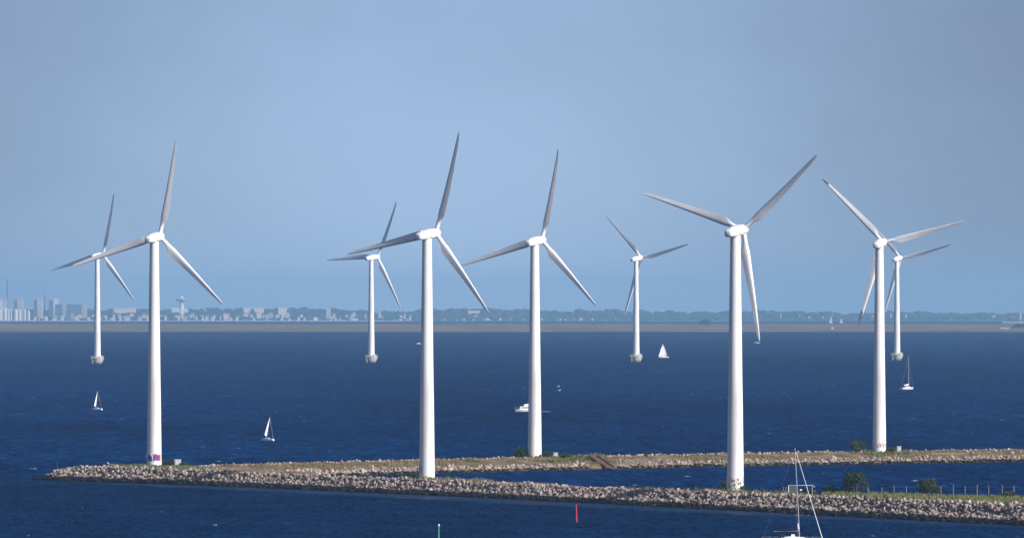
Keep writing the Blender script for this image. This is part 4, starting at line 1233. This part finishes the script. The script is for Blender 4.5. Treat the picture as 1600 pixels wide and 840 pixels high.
# mushroom-shaped water tower
t_ = empty("water_tower", (X_at(283.5, DC), DC, Z_at(487, DC))); tag(t_, "pale mushroom-shaped water tower on the far shore right of the graffitied turbine", "water tower")
zt_ = lambda py: Z_at(py, DC) - Z_at(487, DC)
mb = MB(); mb.lathe([(9, -8), (8, zt_(481)), (5.0, zt_(474)), (4.2, zt_(470))], 20); mb.build("shaft", M_BW, t_, smooth=True)
mb = MB(); mb.lathe([(5, zt_(471)), (17.5, zt_(468.8)), (18, zt_(467.6)), (10, zt_(466.6)), (6, zt_(466))], 24); mb.build("tank", M_BG, t_, smooth=True)
mb = MB(); mb.lathe([(5.5, zt_(466.4)), (6.5, zt_(464.5)), (4.5, zt_(463)), (1, zt_(462))], 20); mb.build("cupola", M_BW, t_, smooth=True)
mb = MB(); mb.box((-16, 0, zt_(484)), (24, 14, 14)); mb.box((12, 0, zt_(485)), (14, 14, 12)); mb.build("annexe", M_BW, t_)

# small houses of the far shore, densest on the left
G = "small pale buildings strung along the hazy far shore"
LBL = "small pale building among the houses of the hazy far shore"
n_h = 0
def small(px, w, y0, y1, m, d, roof=None):
    FB("house", LBL, px - w / 2, px + w / 2, y0, y1, m, "house", d=d, group=G, depth=10, roof=roof)
PALE = [M_BW, M_BC, M_BW, M_BG, M_BC]
for _ in range(44):      # seafront terraces
    px = rng.uniform(50, 345); w = rng.uniform(1.6, 5); y0 = rng.uniform(492.5, 497)
    small(px, w, y0, 500, random.choice(PALE), 21800 + rng.uniform(-60, 60), random.choice(['gable', None, None]))
for _ in range(36):
    px = rng.uniform(110, 345); w = rng.uniform(2, 6); y0 = rng.uniform(489.5, 494)
    small(px, w, y0, 500, random.choice(PALE), 22170 + rng.uniform(-30, 30), random.choice(['gable', None]))
for _ in range(46):
    px = rng.uniform(345, 645); w = rng.uniform(1.5, 6); y0 = rng.uniform(488, 494)
    small(px, w, y0, 500, random.choice(PALE), 22200 + rng.uniform(-40, 60), random.choice(['gable', None, None]))
for _ in range(26):
    px = rng.uniform(345, 645); w = rng.uniform(1.5, 5); y0 = rng.uniform(495, 498)
    small(px, w, y0, 500, random.choice(PALE), 21800 + rng.uniform(-60, 60))
for _ in range(30):
    px = rng.uniform(640, 1000); w = rng.uniform(1.2, 3.6); y0 = rng.uniform(496, 499.2)
    small(px, w, y0, 501, random.choice([M_BW, M_BG, M_BC]), 21800 + rng.uniform(-60, 60))
for _ in range(14):
    px = rng.uniform(1000, 1590); w = rng.uniform(1.2, 2.6); y0 = rng.uniform(489, 494)
    small(px, w, y0, 500, random.choice([M_BW, M_BG]), 22180)

# pale beaches in front of it
def beach(x0, x1, y0, y1, d):
    k = F / d; w = (x1 - x0) / k; zc = Z_at((y0 + y1) / 2, d); h = (y1 - y0) / k
    mb = MB(); n = 40; rings = []
    for i in range(n + 1):
        x = -w / 2 + w * i / n; hh = h / 2 * (0.35 + 0.65 * abs(math.sin(i * 1.7) * math.cos(i * 0.6)))
        if i in (0, n): hh *= 0.2
        rings.append([(x, -25, -h / 2 - 1.0), (x, -8, -h * 0.1), (x, 12, hh), (x, 30, -h / 2 - 1.0)])
    mb.loft(rings); o = mb.build("sand", M_SAND); o.location = (X_at((x0 + x1) / 2, d), d, zc); tag(o, kind="structure")
beach(720, 1006, 501.6, 503.0, 21350); beach(1015, 1145, 500.8, 502.2, 21360); beach(1160, 1300, 501, 502.2, 21370)
beach(180, 640, 500.2, 501.2, 21420); beach(0, 180, 500.3, 501.2, 21430); beach(1470, 1560, 500.8, 502.2, 21360); beach(1330, 1450, 501.2, 502.2, 21370)

# far wood: one mass of leaf clumps, hazy
def far_wood():
    Vv, Fv, n = [], [], 0
    base = HULLS[:10]
    def top(px):
        y = np.interp(px, [-80, 100, 180, 330, 375, 480, 560, 620, 680, 790, 870, 950, 1010, 1090, 1150, 1250, 1330, 1420, 1500, 1680],
                          [482, 481, 482, 479.5, 481, 478.5, 483, 484.5, 480, 480.5, 483.5, 481.8, 483.5, 486, 483, 484.5, 487.5, 485, 487, 488])
        return y + 1.2 * math.sin(px * 0.13) + 0.9 * math.sin(px * 0.31 + 1)
    for q in range(7600):
        px = rng.uniform(-420, 2020); d = rng.uniform(22850, 24800); tp = top(px)
        if q % 8 in (0, 1):          # lower tree rows in front of the skyline buildings
            d = rng.uniform(22420, 22600); tp = max(tp + 3, 487.5 + 1.6 * math.sin(px * 0.09) + 1.2 * math.sin(px * 0.23 + 2))
            if px < 140 and rng.random() < 0.6: continue
        elif q % 8 == 2:             # gardens along the water
            d = rng.uniform(21920, 22080); tp = 494.5 + 2.0 * math.sin(px * 0.11 + 1) + 1.8 * math.sin(px * 0.29)
            if px < 60: continue
        x = X_at(px, d); zt = Z_at(tp, d); zb = sea_z(d) + 2
        u = rng.random() ** 0.6
        r = rng.uniform(5, 12); z = zb + (zt - r * 0.8 - zb) * u
        Vh, Fh = base[int(rng.integers(len(base)))]
        Vv.append(Vh * np.array([r * rng.uniform(1, 2.0), r, r * 0.85]) + np.array([x, d, z])); Fv.append(Fh + n); n += len(Vh)
    o = mesh_np("far_wood", np.concatenate(Vv), np.concatenate(Fv), M_FARWOOD)
    tag(o, "blue hazy wood along the far shore reading as one mass", "wood", kind="stuff")
far_wood()

def far_clump(name, label, px, base_py, d, w, h, n=160):
    t = empty(name, (X_at(px, d), d, Z_at(base_py, d))); tag(t, label, "trees")
    Vv, Fv, k = [], [], 0
    for _ in range(n):
        u = rng.uniform(-1, 1); r = rng.uniform(0.8, 1.8)
        Vh, Fh = HULLS[int(rng.integers(10))]
        Vv.append(Vh * r + np.array([u * w / 2, rng.normal(0, 2), rng.uniform(0, 1) * h * (1 - abs(u) ** 2.2)])); Fv.append(Fh + k); k += len(Vh)
    mesh_np("crown", np.concatenate(Vv), np.concatenate(Fv), M_FARWOOD, t)
    mb = MB()
    for i in range(6): mb.tube([(-w * 0.35 + i * w * 0.14, 0, -1), (-w * 0.35 + i * w * 0.14, 0, h * 0.5)], 0.3, 5)
    mb.build("trunk", M_BARK, t)
far_clump("tree_clump", "dark clump of trees standing on the brown island left of the nearest turbine", 1101, 506.5, 13200, 19, 9.5)
far_clump("tree_clump", "dark low scrub on the island at the right edge of the photo", 1594, 511, 11200, 24, 4.5, 120)

# harbour at the right edge
FB("lighthouse", "pale slim beacon tower on the far shore at the right edge", 1593.5, 1596, 488.5, 500, M_BW, "lighthouse", d=21300, depth=5)
FB("quay", "long pale quay building at the right edge of the far shore", 1566, 1610, 502.2, 504.8, M_BG, "quay", d=14900, depth=12)
FB("shed", "low pale shed on the island at the right edge of the photo", 1562, 1577, 511.4, 514, M_BG, "shed", d=10600, depth=8)
FB("hut", "tiny white hut on the brown island below the two distant sails", 1299, 1302.4, 511, 513.8, M_BW, "hut", d=10600, depth=3, roof='gable')

# ---------------------------------------------------------------- haze
mb = MB(); mb.box((0, 15900, 17), (12000, 33800, 186))
me_h = NT("haze_air")
me_h.t.nodes.remove(me_h.b)
pv = me_h.n("ShaderNodeVolumePrincipled")
pv.inputs["Color"].default_value = (0.355, 0.645, 1.0, 1)
pv.inputs["Density"].default_value = 4.5e-5
pv.inputs["Anisotropy"].default_value = 0.0
me_h.l(pv.outputs[0], me_h.out.inputs["Volume"])
hz = mb.build("haze", me_h.mat)
tag(hz, kind="stuff")
